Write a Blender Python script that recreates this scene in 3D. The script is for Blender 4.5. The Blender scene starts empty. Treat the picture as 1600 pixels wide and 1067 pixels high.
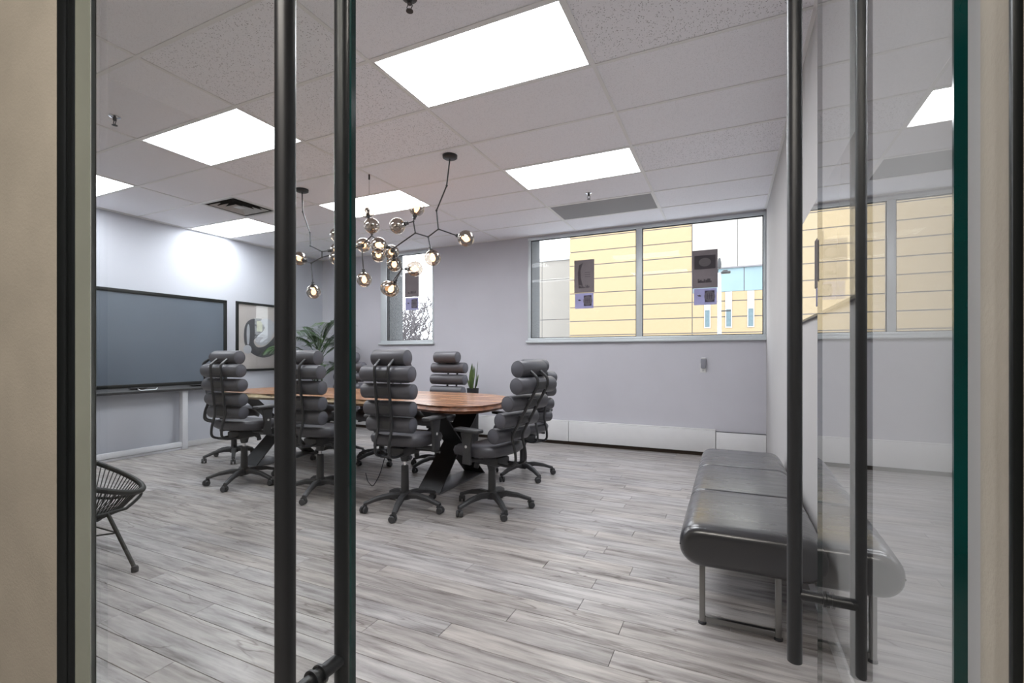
import bpy, bmesh, math, random
from mathutils import Vector, Matrix
random.seed(7)
scene = bpy.context.scene
COL = scene.collection
R = math.radians

# ------------------------------------------------------------------ camera
cam_d = bpy.data.cameras.new('camera'); cam = bpy.data.objects.new('camera', cam_d); COL.objects.link(cam)
cam.location = (0, 0, 1.268); cam.rotation_euler = (R(90), 0, R(24.84))
cam_d.sensor_width = 36.0; cam_d.lens = 732.5 / 1600 * 36.0
cam_d.shift_y = 22.5 / 1600; cam_d.clip_start = 0.01; cam_d.clip_end = 300
scene.camera = cam

# ------------------------------------------------------------------ world, exposure
PANEL_STRENGTH = 20.0
HALL_FILL_STRENGTH = 22.0
SKY_STRENGTH = 5.0
BULB_STRENGTH = 8.0
world = bpy.data.worlds.new('overcast_sky'); scene.world = world; world.use_nodes = True
bg = world.node_tree.nodes['Background']
bg.inputs[0].default_value = (0.91, 0.945, 1.0, 1); bg.inputs[1].default_value = SKY_STRENGTH
vs = scene.view_settings
vs.view_transform = 'Standard'; vs.look = 'None'; vs.gamma = 1.0; vs.use_curve_mapping = False
vs.exposure = 0.0
scene.cycles.transparent_max_bounces = 32
scene.cycles.max_bounces = 12
scene.cycles.caustics_refractive = False

# ------------------------------------------------------------------ materials
MATS = {}
def new_mat(name):
    m = bpy.data.materials.new(name); m.use_nodes = True
    nt = m.node_tree; b = nt.nodes['Principled BSDF']
    MATS[name] = m
    return m, nt, b
def N(nt, t, **kw):
    n = nt.nodes.new(t)
    for k, v in kw.items(): setattr(n, k, v)
    return n
def coords(nt, kind='Object', scale=(1, 1, 1), rand=False):
    tc = N(nt, 'ShaderNodeTexCoord'); mp = N(nt, 'ShaderNodeMapping')
    nt.links.new(tc.outputs[kind], mp.inputs['Vector']); mp.inputs['Scale'].default_value = scale
    if rand:
        oi = N(nt, 'ShaderNodeObjectInfo'); mu = N(nt, 'ShaderNodeMath', operation='MULTIPLY'); mu.inputs[1].default_value = 37.0
        nt.links.new(oi.outputs['Random'], mu.inputs[0]); cx = N(nt, 'ShaderNodeCombineXYZ')
        for i in range(3): nt.links.new(mu.outputs[0], cx.inputs[i])
        nt.links.new(cx.outputs[0], mp.inputs['Location'])
    return mp.outputs['Vector']
def noise(nt, vec, scale, detail=4, rough=0.55):
    n = N(nt, 'ShaderNodeTexNoise'); n.inputs['Scale'].default_value = scale
    n.inputs['Detail'].default_value = detail; n.inputs['Roughness'].default_value = rough
    nt.links.new(vec, n.inputs['Vector']); return n.outputs[0]
def ramp(nt, fac, stops):
    r = N(nt, 'ShaderNodeValToRGB'); el = r.color_ramp.elements
    while len(el) > 1: el.remove(el[-1])
    el[0].position = stops[0][0]; el[0].color = (*stops[0][1], 1)
    for p, c in stops[1:]:
        e = el.new(p); e.color = (*c, 1)
    nt.links.new(fac, r.inputs[0]); return r.outputs[0]
def mix(nt, fac, a, b, mode='MIX'):
    m = N(nt, 'ShaderNodeMix', data_type='RGBA', blend_type=mode)
    for s, v in ((0, fac), (6, a), (7, b)):
        if hasattr(v, 'is_output'): nt.links.new(v, m.inputs[s])
        elif s == 0: m.inputs[0].default_value = v
        else: m.inputs[s].default_value = (*v, 1)
    return m.outputs[2]
def bump(nt, b, h, strength=0.2, dist=0.01):
    bp = N(nt, 'ShaderNodeBump'); bp.inputs['Strength'].default_value = strength; bp.inputs['Distance'].default_value = dist
    nt.links.new(h, bp.inputs['Height']); nt.links.new(bp.outputs[0], b.inputs['Normal'])
def simple(name, col, rough=0.5, metal=0.0, var=0.06, scale=8.0, bmp=0.0, bscale=60.0, spec=None):
    """base colour with a slight mottled variation, optional fine relief"""
    m, nt, b = new_mat(name)
    v = coords(nt)
    f = noise(nt, v, scale)
    lo = tuple(max(0, c * (1 - var)) for c in col); hi = tuple(min(1, c * (1 + var)) for c in col)
    nt.links.new(ramp(nt, f, [(0.3, lo), (0.7, hi)]), b.inputs['Base Color'])
    b.inputs['Roughness'].default_value = rough; b.inputs['Metallic'].default_value = metal
    if spec is not None: b.inputs['Specular IOR Level'].default_value = spec
    if bmp: bump(nt, b, noise(nt, v, bscale, 6), bmp, 0.004)
    return m
def emit(name, col, strength):
    m = bpy.data.materials.new(name); m.use_nodes = True; nt = m.node_tree
    nt.nodes.remove(nt.nodes['Principled BSDF'])
    e = N(nt, 'ShaderNodeEmission'); e.inputs[0].default_value = (*col, 1); e.inputs[1].default_value = strength
    nt.links.new(e.outputs[0], nt.nodes['Material Output'].inputs[0]); MATS[name] = m; return m
def slab_glass(name, tint, refl=1.0):
    """a plane-parallel pane: both interfaces' reflection (2F/(1+F)) on the face that is entered, the far face clear"""
    m = bpy.data.materials.new(name); m.use_nodes = True; nt = m.node_tree
    nt.nodes.remove(nt.nodes['Principled BSDF'])
    fr = N(nt, 'ShaderNodeFresnel'); fr.inputs['IOR'].default_value = 1.52
    g = N(nt, 'ShaderNodeNewGeometry')
    def op(o, a, b):
        n = N(nt, 'ShaderNodeMath', operation=o)
        for i, q in enumerate((a, b)):
            if hasattr(q, 'is_output'): nt.links.new(q, n.inputs[i])
            else: n.inputs[i].default_value = q
        return n.outputs[0]
    r2 = op('DIVIDE', op('MULTIPLY', fr.outputs[0], 2.0), op('ADD', fr.outputs[0], 1.0))
    fac = op('MULTIPLY', op('MULTIPLY', r2, refl), op('SUBTRACT', 1.0, g.outputs['Backfacing']))
    t = N(nt, 'ShaderNodeBsdfTransparent'); t.inputs[0].default_value = (*tint, 1)
    gl = N(nt, 'ShaderNodeBsdfGlossy'); gl.inputs['Roughness'].default_value = 0.0
    ms = N(nt, 'ShaderNodeMixShader'); nt.links.new(fac, ms.inputs[0]); nt.links.new(t.outputs[0], ms.inputs[1]); nt.links.new(gl.outputs[0], ms.inputs[2])
    nt.links.new(ms.outputs[0], nt.nodes['Material Output'].inputs[0]); MATS[name] = m; return m
def paper(name, col, trans):
    m, nt, b = new_mat(name)
    c = ramp(nt, noise(nt, coords(nt), 8), [(0.3, tuple(x * 0.95 for x in col)), (0.7, tuple(x * 1.05 for x in col))])
    nt.links.new(c, b.inputs['Base Color']); b.inputs['Roughness'].default_value = 0.7
    tl = N(nt, 'ShaderNodeBsdfTranslucent'); nt.links.new(c, tl.inputs[0]); ms = N(nt, 'ShaderNodeMixShader'); ms.inputs[0].default_value = trans
    nt.links.new(b.outputs[0], ms.inputs[1]); nt.links.new(tl.outputs[0], ms.inputs[2]); nt.links.new(ms.outputs[0], nt.nodes['Material Output'].inputs[0]); return m
def thin_glass(name, tint, base=0.0, gloss=(1, 1, 1), rough=0.0):
    m = bpy.data.materials.new(name); m.use_nodes = True; nt = m.node_tree
    nt.nodes.remove(nt.nodes['Principled BSDF'])
    g = N(nt, 'ShaderNodeNewGeometry'); ma = N(nt, 'ShaderNodeMath', operation='MULTIPLY_ADD')
    nt.links.new(g.outputs['Backfacing'], ma.inputs[0]); ma.inputs[1].default_value = 1 / 1.5 - 1.5; ma.inputs[2].default_value = 1.5
    fr = N(nt, 'ShaderNodeFresnel'); nt.links.new(ma.outputs[0], fr.inputs['IOR'])
    fac = fr.outputs[0]
    if base:
        mx = N(nt, 'ShaderNodeMath', operation='MULTIPLY_ADD'); nt.links.new(fac, mx.inputs[0])
        mx.inputs[1].default_value = 1 - base; mx.inputs[2].default_value = base; fac = mx.outputs[0]
    t = N(nt, 'ShaderNodeBsdfTransparent'); t.inputs[0].default_value = (*tint, 1)
    gl = N(nt, 'ShaderNodeBsdfGlossy'); gl.inputs['Color'].default_value = (*gloss, 1); gl.inputs['Roughness'].default_value = rough
    ms = N(nt, 'ShaderNodeMixShader'); nt.links.new(fac, ms.inputs[0]); nt.links.new(t.outputs[0], ms.inputs[1]); nt.links.new(gl.outputs[0], ms.inputs[2])
    nt.links.new(ms.outputs[0], nt.nodes['Material Output'].inputs[0]); MATS[name] = m; return m

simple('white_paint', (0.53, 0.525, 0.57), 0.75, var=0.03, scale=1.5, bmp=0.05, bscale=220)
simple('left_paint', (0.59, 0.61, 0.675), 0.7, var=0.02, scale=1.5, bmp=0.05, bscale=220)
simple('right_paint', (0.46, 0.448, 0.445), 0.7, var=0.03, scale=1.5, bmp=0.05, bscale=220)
simple('hall_paint', (0.46, 0.41, 0.34), 0.8, var=0.07, scale=6, bmp=0.25, bscale=160)
simple('hall_dark', (0.10, 0.095, 0.09), 0.8)  # unseen hall walls, made dark to weaken their reflection in the doors
simple('jamb_olive', (0.40, 0.41, 0.33), 0.7, var=0.05, scale=6, bmp=0.15, bscale=160)  # olive tone, greener than the hall wall
simple('trim_white', (0.68, 0.68, 0.69), 0.45, var=0.02)
simple('recess_shade', (0.05, 0.035, 0.025), 0.9)
simple('frame_alu', (0.62, 0.66, 0.68), 0.4, 0.2, var=0.03)
simple('gasket', (0.03, 0.03, 0.035), 0.6)
simple('grid_white', (0.80, 0.79, 0.79), 0.5, var=0.02)
simple('black_metal', (0.022, 0.023, 0.026), 0.38, 0.0, var=0.1, spec=0.6)
simple('black_frame', (0.012, 0.014, 0.014), 0.35, 0.3)
simple('black_plastic', (0.048, 0.049, 0.053), 0.5, bmp=0.08, bscale=300)
simple('black_vinyl', (0.078, 0.078, 0.09), 0.42, bmp=0.1, bscale=240, spec=0.5)
simple('vinyl_cap', (0.095, 0.096, 0.115), 0.5, bmp=0.1, bscale=240)
simple('chrome', (0.75, 0.75, 0.76), 0.12, 1.0, var=0.02)
simple('steel_leg', (0.27, 0.265, 0.26), 0.32, 1.0, var=0.05)
simple('table_steel', (0.022, 0.023, 0.026), 0.42, 0.2, bmp=0.05)
simple('base_plate', (0.16, 0.16, 0.17), 0.35, 0.3)  # paler than the leg steel: light on the upward face put into the colour
simple('white_plastic', (0.72, 0.72, 0.72), 0.4, var=0.01)
simple('grey_plastic', (0.22, 0.22, 0.25), 0.5)
simple('stand_white', (0.70, 0.71, 0.75), 0.4, var=0.02)
simple('string_black', (0.018, 0.019, 0.018), 0.55)
simple('vent_white', (0.55, 0.55, 0.55), 0.45)
simple('vent_shade', (0.012, 0.012, 0.012), 0.9)  # louvre backs and duct coloured dark in place of the duct's shade
simple('planter_black', (0.02, 0.02, 0.022), 0.5)
simple('soil', (0.05, 0.035, 0.025), 0.95, bmp=0.5)
simple('mat_board', (0.62, 0.58, 0.56), 0.6, var=0.02)
simple('art_dark', (0.10, 0.10, 0.115), 0.5)
simple('art_light', (0.55, 0.57, 0.62), 0.5)
simple('art_yellow', (0.50, 0.52, 0.36), 0.5)
paper('poster_grey', (0.31, 0.28, 0.29), 0.6)
paper('poster_dark', (0.17, 0.15, 0.165), 0.55)
paper('poster_mid', (0.36, 0.33, 0.335), 0.6)
paper('card_lilac', (0.46, 0.45, 0.60), 0.6)
paper('card_dark', (0.18, 0.15, 0.205), 0.55)
paper('card_pale', (0.34, 0.31, 0.355), 0.55)
simple('glass_edge', (0.0, 0.033, 0.031), 0.12, 0.0, var=0.5, scale=3, spec=0.8)
simple('glass_edge_pale', (0.42, 0.44, 0.44), 0.2, var=0.3, scale=3)
simple('pole_white', (0.31, 0.315, 0.325), 0.5)
simple('bark', (0.12, 0.11, 0.115), 0.9)
simple('snow_ground', (0.40, 0.41, 0.43), 0.9, var=0.1, scale=0.3)
simple('cream_panel', (0.36, 0.345, 0.315), 0.7, var=0.02, scale=0.5)
simple('pale_panel', (0.28, 0.262, 0.235), 0.8, var=0.03, scale=0.5)
simple('slot_white', (0.42, 0.425, 0.425), 0.6)
simple('blue_pane', (0.20, 0.275, 0.30), 0.3, var=0.08, scale=0.5, spec=0.2)
simple('window_pane_far', (0.12, 0.17, 0.19), 0.3, var=0.1, spec=0.2)
simple('sill_joint', (0.17, 0.165, 0.175), 0.8)
slab_glass('clear_glass', (0.985, 0.99, 0.985), 0.12)   # window glass, reflection cut so ceiling lights don't veil the view
slab_glass('door_glass', (0.985, 0.995, 0.99))
thin_glass('smoke_glass', (0.54, 0.50, 0.46), base=0.16, gloss=(0.95, 0.92, 0.88))
slab_glass('picture_glass', (0.99, 0.99, 0.99))
emit('panel_light', (0.94, 0.965, 1.0), PANEL_STRENGTH)
emit('hall_fill', (1.0, 0.94, 0.86), HALL_FILL_STRENGTH)
emit('bulb_glow', (1.0, 0.62, 0.30), BULB_STRENGTH)

def mk_special():
    # whitewashed plank floor
    m, nt, b = new_mat('plank')
    v = coords(nt, scale=(1.1, 11, 1), rand=True)
    f1 = noise(nt, v, 2.2, 8, 0.62)
    base = ramp(nt, f1, [(0.29, (0.15, 0.135, 0.13)), (0.45, (0.325, 0.31, 0.305)), (0.63, (0.485, 0.47, 0.46))])
    v2 = coords(nt, scale=(0.7, 6, 1), rand=True)
    f2 = noise(nt, v2, 3.3, 5, 0.6)
    streak = ramp(nt, f2, [(0.60, (1, 1, 1)), (0.665, (0.55, 0.52, 0.50)), (0.70, (0.95, 0.95, 0.95))])
    c = mix(nt, 0.75, base, streak, 'MULTIPLY')
    f3 = noise(nt, coords(nt, scale=(0.9, 5.5, 1), rand=True), 1.4, 3, 0.5)
    crack = ramp(nt, f3, [(0.486, (1, 1, 1)), (0.499, (0.42, 0.38, 0.36)), (0.512, (1, 1, 1))])
    gate = ramp(nt, noise(nt, coords(nt, scale=(1, 2, 1), rand=True), 1.3, 2), [(0.52, (0, 0, 0)), (0.60, (1, 1, 1))])
    c = mix(nt, gate, c, mix(nt, 1.0, c, crack, 'MULTIPLY'))
    oi = N(nt, 'ShaderNodeObjectInfo')
    tint = ramp(nt, oi.outputs['Random'], [(0.0, (0.86, 0.84, 0.83)), (0.4, (1.0, 0.965, 0.93)), (0.7, (0.93, 0.93, 0.95)), (1.0, (1.06, 1.05, 1.05))])
    nt.links.new(mix(nt, 1.0, c, tint, 'MULTIPLY'), b.inputs['Base Color'])
    nt.links.new(ramp(nt, f1, [(0.3, (0.42,) * 3), (0.7, (0.30,) * 3)]), b.inputs['Roughness'])
    bump(nt, b, f1, 0.12, 0.003)
    # acoustic tiles
    for name, dens, amt in (('tile_fissured', 95, 0.8), ('tile_fine', 150, 0.35)):
        m, nt, b = new_mat(name)
        v = coords(nt, rand=True)
        vo = N(nt, 'ShaderNodeTexVoronoi'); vo.inputs['Scale'].default_value = dens; nt.links.new(v, vo.inputs['Vector'])
        nz = noise(nt, v, dens * 0.45, 3)
        dots = ramp(nt, vo.outputs['Distance'], [(0.20, (0.22, 0.21, 0.21)), (0.34, (1, 1, 1))])
        gate = ramp(nt, nz, [(0.46, (0, 0, 0)), (0.52, (1, 1, 1))])
        base = ramp(nt, noise(nt, v, 260, 3), [(0.3, (0.84, 0.83, 0.87)), (0.7, (0.93, 0.92, 0.96))])
        ga = N(nt, 'ShaderNodeMath', operation='MULTIPLY'); nt.links.new(gate, ga.inputs[0]); ga.inputs[1].default_value = amt
        nt.links.new(mix(nt, ga.outputs[0], base, mix(nt, 1.0, base, dots, 'MULTIPLY')), b.inputs['Base Color'])
        b.inputs['Roughness'].default_value = 0.9
    # perforated grille
    m, nt, b = new_mat('perforated')
    v = coords(nt)
    sx = N(nt, 'ShaderNodeSeparateXYZ'); nt.links.new(v, sx.inputs[0])
    prod = []
    for i in range(2):
        w = N(nt, 'ShaderNodeMath', operation='MULTIPLY'); nt.links.new(sx.outputs[i], w.inputs[0]); w.inputs[1].default_value = 2 * math.pi / 0.016
        s_ = N(nt, 'ShaderNodeMath', operation='SINE'); nt.links.new(w.outputs[0], s_.inputs[0]); prod.append(s_.outputs[0])
    pm = N(nt, 'ShaderNodeMath', operation='MULTIPLY'); nt.links.new(prod[0], pm.inputs[0]); nt.links.new(prod[1], pm.inputs[1])
    nt.links.new(ramp(nt, pm.outputs[0], [(0.25, (0.33, 0.32, 0.33)), (0.40, (0.05, 0.05, 0.05))]), b.inputs['Base Color'])
    b.inputs['Roughness'].default_value = 0.6
    # display screen, bluish window sheen put into its base colour
    m, nt, b = new_mat('screen')
    v = coords(nt)
    nt.links.new(ramp(nt, noise(nt, v, 1.2, 2), [(0.3, (0.105, 0.13, 0.165)), (0.7, (0.125, 0.155, 0.195))]), b.inputs['Base Color'])
    b.inputs['Roughness'].default_value = 0.38; b.inputs['Specular IOR Level'].default_value = 0.7
    # table wood
    m, nt, b = new_mat('table_wood')
    v = coords(nt, scale=(0.55, 4.2, 1))
    dist = noise(nt, v, 1.6, 3)
    va = N(nt, 'ShaderNodeVectorMath', operation='MULTIPLY_ADD'); nt.links.new(dist, va.inputs[0]); va.inputs[1].default_value = (0.9, 0.9, 0.9); nt.links.new(v, va.inputs[2])
    f = noise(nt, va.outputs[0], 4.5, 7, 0.6)
    nt.links.new(ramp(nt, f, [(0.30, (0.085, 0.032, 0.016)), (0.45, (0.26, 0.115, 0.055)), (0.56, (0.40, 0.21, 0.115)), (0.72, (0.55, 0.36, 0.22))]), b.inputs['Base Color'])
    b.inputs['Roughness'].default_value = 0.22; bump(nt, b, f, 0.05)
    m, nt, b = new_mat('table_edge')
    v = coords(nt, scale=(1.6, 1.6, 6))
    f = noise(nt, v, 5, 7, 0.65)
    sx = N(nt, 'ShaderNodeSeparateXYZ'); nt.links.new(coords(nt), sx.inputs[0])
    mr = N(nt, 'ShaderNodeMapRange'); nt.links.new(sx.outputs[0], mr.inputs[0]); mr.inputs[1].default_value = -0.2; mr.inputs[2].default_value = 0.9
    bark = ramp(nt, f, [(0.35, (0.05, 0.03, 0.015)), (0.48, (0.34, 0.24, 0.12)), (0.68, (0.55, 0.45, 0.27))])
    red = ramp(nt, f, [(0.30, (0.05, 0.018, 0.009)), (0.55, (0.21, 0.075, 0.03)), (0.75, (0.33, 0.14, 0.06))])
    nt.links.new(mix(nt, mr.outputs[0], bark, red), b.inputs['Base Color']); b.inputs['Roughness'].default_value = 0.4
    bump(nt, b, f, 0.4, 0.01)
    # leather
    m, nt, b = new_mat('leather')
    v = coords(nt)
    n1 = noise(nt, v, 160, 4); n2 = noise(nt, coords(nt, scale=(1.2, 9, 1.2)), 1.6, 3, 0.5)
    nt.links.new(ramp(nt, n2, [(0.3, (0.011, 0.011, 0.013)), (0.7, (0.019, 0.019, 0.023))]), b.inputs['Base Color'])
    nt.links.new(ramp(nt, n2, [(0.3, (0.24,) * 3), (0.7, (0.34,) * 3)]), b.inputs['Roughness'])
    ad = N(nt, 'ShaderNodeMath', operation='MULTIPLY_ADD'); nt.links.new(n1, ad.inputs[0]); ad.inputs[1].default_value = 0.06; nt.links.new(n2, ad.inputs[2])
    bump(nt, b, ad.outputs[0], 0.2, 0.012); b.inputs['Specular IOR Level'].default_value = 0.8; b.inputs['Coat Weight'].default_value = 0.6; b.inputs['Coat Roughness'].default_value = 0.22
    # glossy glass board
    m, nt, b = new_mat('board_glass')
    v = coords(nt)
    nt.links.new(ramp(nt, noise(nt, v, 3), [(0.3, (0.62, 0.59, 0.55)), (0.7, (0.65, 0.62, 0.58))]), b.inputs['Base Color'])
    b.inputs['Roughness'].default_value = 0.015; b.inputs['Coat Weight'].default_value = 1.0; b.inputs['Coat Roughness'].default_value = 0.0
    # outside concrete
    m, nt, b = new_mat('concrete')
    v = coords(nt); f = noise(nt, v, 70, 6, 0.7)
    nt.links.new(ramp(nt, f, [(0.38, (0.08, 0.085, 0.09)), (0.62, (0.24, 0.25, 0.26))]), b.inputs['Base Color']); b.inputs['Roughness'].default_value = 0.9
    bump(nt, b, f, 0.6, 0.01)
    # yellow brick courses
    m, nt, b = new_mat('yellow_brick')
    v = coords(nt); br = N(nt, 'ShaderNodeTexBrick'); 
    mp = coords(nt, scale=(1, 1, 1)); sw = N(nt, 'ShaderNodeSeparateXYZ'); nt.links.new(mp, sw.inputs[0]); cb = N(nt, 'ShaderNodeCombineXYZ')
    nt.links.new(sw.outputs[0], cb.inputs[0]); nt.links.new(sw.outputs[2], cb.inputs[1]); nt.links.new(cb.outputs[0], br.inputs['Vector'])
    br.inputs['Scale'].default_value = 4.0; br.inputs['Mortar Size'].default_value = 0.012
    br.inputs['Color1'].default_value = (0.335, 0.258, 0.150, 1); br.inputs['Color2'].default_value = (0.325, 0.247, 0.140, 1); br.inputs['Mortar'].default_value = (0.315, 0.262, 0.180, 1)
    nt.links.new(br.outputs[0], b.inputs['Base Color']); b.inputs['Roughness'].default_value = 0.85
    # foliage
    for nm, lo, hi in (('palm_leaf', (0.012, 0.035, 0.012), (0.06, 0.13, 0.035)), ('snake_leaf', (0.02, 0.05, 0.02), (0.12, 0.17, 0.05)), ('palm_leaf_young', (0.05, 0.13, 0.02), (0.14, 0.27, 0.05))):
        m, nt, b = new_mat(nm)
        nt.links.new(ramp(nt, noise(nt, coords(nt), 6), [(0.3, lo), (0.7, hi)]), b.inputs['Base Color']); b.inputs['Roughness'].default_value = 0.4
mk_special()

# ------------------------------------------------------------------ geometry helpers
class MB:
    def __init__(s): s.v = []; s.f = []; s.mi = []; s.cur = 0
    def add(s, vs, fs):
        o = len(s.v); s.v += [tuple(p) for p in vs]; s.f += [tuple(i + o for i in f) for f in fs]; s.mi += [s.cur] * len(fs); return s
    def box(s, a, b, M=None):
        (x0, y0, z0), (x1, y1, z1) = a, b
        vs = [(x0, y0, z0), (x1, y0, z0), (x1, y1, z0), (x0, y1, z0), (x0, y0, z1), (x1, y0, z1), (x1, y1, z1), (x0, y1, z1)]
        if M is not None: vs = [M @ Vector(p) for p in vs]
        return s.add(vs, [(0, 3, 2, 1), (4, 5, 6, 7), (0, 1, 5, 4), (1, 2, 6, 5), (2, 3, 7, 6), (3, 0, 4, 7)])
    def tube(s, pts, r, n=10, cap=True, closed=False):
        pts = [Vector(p) for p in pts]; k = len(pts)
        rs = r if isinstance(r, (list, tuple)) else [r] * k
        tan = []
        for i in range(k):
            if closed: t = pts[(i + 1) % k] - pts[i - 1]
            else: t = pts[min(i + 1, k - 1)] - pts[max(i - 1, 0)]
            tan.append(t.normalized())
        up = Vector((0, 0, 1)) if abs(tan[0].z) < 0.9 else Vector((1, 0, 0))
        u = tan[0].cross(up).normalized(); vs = []; fs = []
        for i in range(k):
            if i:
                u = u - tan[i] * u.dot(tan[i]); u.normalize()
            w = tan[i].cross(u)
            for j in range(n):
                a = 2 * math.pi * j / n
                vs.append(pts[i] + (u * math.cos(a) + w * math.sin(a)) * rs[i])
        for i in range(k if closed else k - 1):
            i2 = (i + 1) % k
            for j in range(n):
                j2 = (j + 1) % n
                fs.append((i * n + j, i * n + j2, i2 * n + j2, i2 * n + j))
        if cap and not closed:
            fs.append(tuple(range(n))[::-1]); fs.append(tuple((k - 1) * n + j for j in range(n)))
        return s.add(vs, fs)
    def lathe(s, prof, n=24, M=None):
        """profile of (r,z); r=0 ends close"""
        vs = []; fs = []; rows = []
        for r, z in prof:
            if r <= 1e-6: rows.append([len(vs)]); vs.append(Vector((0, 0, z)))
            else:
                rows.append(list(range(len(vs), len(vs) + n)))
                vs += [Vector((r * math.cos(2 * math.pi * j / n), r * math.sin(2 * math.pi * j / n), z)) for j in range(n)]
        for a, b in zip(rows, rows[1:]):
            for j in range(n):
                j2 = (j + 1) % n
                if len(a) == 1 and len(b) == 1: continue
                if len(a) == 1: fs.append((a[0], b[j2], b[j]))
                elif len(b) == 1: fs.append((a[j], a[j2], b[0]))
                else: fs.append((a[j], a[j2], b[j2], b[j]))
        if M is not None: vs = [M @ p for p in vs]
        return s.add(vs, fs)
    def prism(s, poly, h0, h1, M=None):
        """2-D polygon extruded along z"""
        n = len(poly); vs = [Vector((x, y, h0)) for x, y in poly] + [Vector((x, y, h1)) for x, y in poly]
        if M is not None: vs = [M @ p for p in vs]
        fs = [tuple(range(n))[::-1], tuple(range(n, 2 * n))] + [(i, (i + 1) % n, n + (i + 1) % n, n + i) for i in range(n)]
        return s.add(vs, fs)
    def sphere(s, c, r, n=20, m=12, sc=(1, 1, 1)):
        prof = [(r * math.sin(math.pi * i / m), -r * math.cos(math.pi * i / m)) for i in range(m + 1)]
        prof[0] = (0, -r); prof[-1] = (0, r)
        return s.lathe(prof, n, Matrix.Translation(c) @ Matrix.Diagonal((*sc, 1)))
    def mesh(s, name, mats, bevel=0.0, segs=2, smooth=35, fix=True):
        me = bpy.data.meshes.new(name); me.from_pydata(s.v, [], s.f)
        for m in (mats if isinstance(mats, (list, tuple)) else [mats]): me.materials.append(MATS[m])
        for p, i in zip(me.polygons, s.mi): p.material_index = i
        if bevel or fix:
            bm = bmesh.new(); bm.from_mesh(me)
            if fix: bmesh.ops.recalc_face_normals(bm, faces=bm.faces)
            if bevel:
                ed = [e for e in bm.edges if len(e.link_faces) == 2 and e.calc_face_angle(0) > 0.6]
                bmesh.ops.bevel(bm, geom=ed, offset=bevel, segments=segs, profile=0.5, affect='EDGES', clamp_overlap=True)
            bm.to_mesh(me); bm.free()
        if smooth:
            me.polygons.foreach_set('use_smooth', [True] * len(me.polygons)); me.set_sharp_from_angle(angle=R(smooth))
        return me
    def build(s, name, mats, parent=None, loc=None, **kw):
        return link(name, s.mesh(name, mats, **kw), parent, loc)
def link(name, me, parent=None, loc=None, rot=None):
    o = bpy.data.objects.new(name, me); COL.objects.link(o)
    if parent is not None: o.parent = parent
    if loc is not None: o.location = loc
    if rot is not None: o.rotation_euler = rot
    return o
def tag(o, label=None, cat=None, group=None, kind=None):
    if label: o['label'] = label
    if cat: o['category'] = cat
    if group: o['group'] = group
    if kind: o['kind'] = kind
    return o
def thing(name, label, cat, loc=(0, 0, 0), rz=0.0, group=None):
    o = link(name, None, None, loc, (0, 0, rz)); o.empty_display_size = 0.1
    return tag(o, label, cat, group)
def struct(o, label=None): return tag(o, label=label, kind='structure')
def copy_tree(o, parent=None):
    c = o.copy(); COL.objects.link(c); c.parent = parent
    for ch in list(o.children): copy_tree(ch, c)
    return c
def arc_path(pts, rad=0.04, n=5):
    """round the corners of a polyline"""
    pts = [Vector(p) for p in pts]; out = [pts[0]]
    for a, b, c in zip(pts, pts[1:], pts[2:]):
        d1 = (a - b); d2 = (c - b); r = min(rad, d1.length * 0.45, d2.length * 0.45)
        p = b + d1.normalized() * r; q = b + d2.normalized() * r
        for i in range(n + 1):
            t = i / n; out.append(p * (1 - t) ** 2 + b * 2 * t * (1 - t) + q * t ** 2)
    out.append(pts[-1]); return out
RX = lambda a: Matrix.Rotation(a, 4, 'X')
RY = lambda a: Matrix.Rotation(a, 4, 'Y')
RZ = lambda a: Matrix.Rotation(a, 4, 'Z')
T = lambda x, y, z: Matrix.Translation((x, y, z))

# ------------------------------------------------------------------ the room
XL, XR, YW, ZC = -6.88, 0.41, 6.45, 3.04
YF0, YF1 = 0.54, 0.60          # hall face and room face of the front wall
DL, DR = -1.40, 0.22           # door opening

# floor base + planks
fl = struct(MB().box((XL - 0.3, -2.4, -0.12), (2.6, YW + 0.4, -0.006)).build('floor', 'plank'), 'pale whitewashed grey plank floor')
PW, PL = 0.12, 1.42
full = {}
row = 0; y = YF1 - 0.02
rng = random.Random(3)
while y < 6.44:
    y1 = min(y + PW, 6.445)
    x = XL - rng.random() * PL
    if row == 0: pass
    while x < XR:
        a, b = max(x, XL), min(x + PL, XR)
        x += PL
        if b - a < 0.05: continue
        key = (round(b - a, 3), round(y1 - y, 3))
        if key not in full:
            hx, hy = (b - a) / 2 - 0.0009, (y1 - y) / 2 - 0.0009
            m = MB(); m.add([(-hx, -hy, -0.005), (hx, -hy, -0.005), (hx, hy, -0.005), (-hx, hy, -0.005),
                             (-hx, -hy, -0.0012), (hx, -hy, -0.0012), (hx, hy, -0.0012), (-hx, hy, -0.0012),
                             (-hx + .0012, -hy + .0012, 0), (hx - .0012, -hy + .0012, 0), (hx - .0012, hy - .0012, 0), (-hx + .0012, hy - .0012, 0)],
                            [(0, 1, 5, 4), (1, 2, 6, 5), (2, 3, 7, 6), (3, 0, 4, 7), (4, 5, 9, 8), (5, 6, 10, 9), (6, 7, 11, 10), (7, 4, 8, 11), (8, 9, 10, 11)])
            full[key] = m.mesh('plank', 'plank', smooth=0, fix=False)
        link('plank', full[key], fl, ((a + b) / 2, (y + y1) / 2, 0))
    y += PW; row += 1

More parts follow.
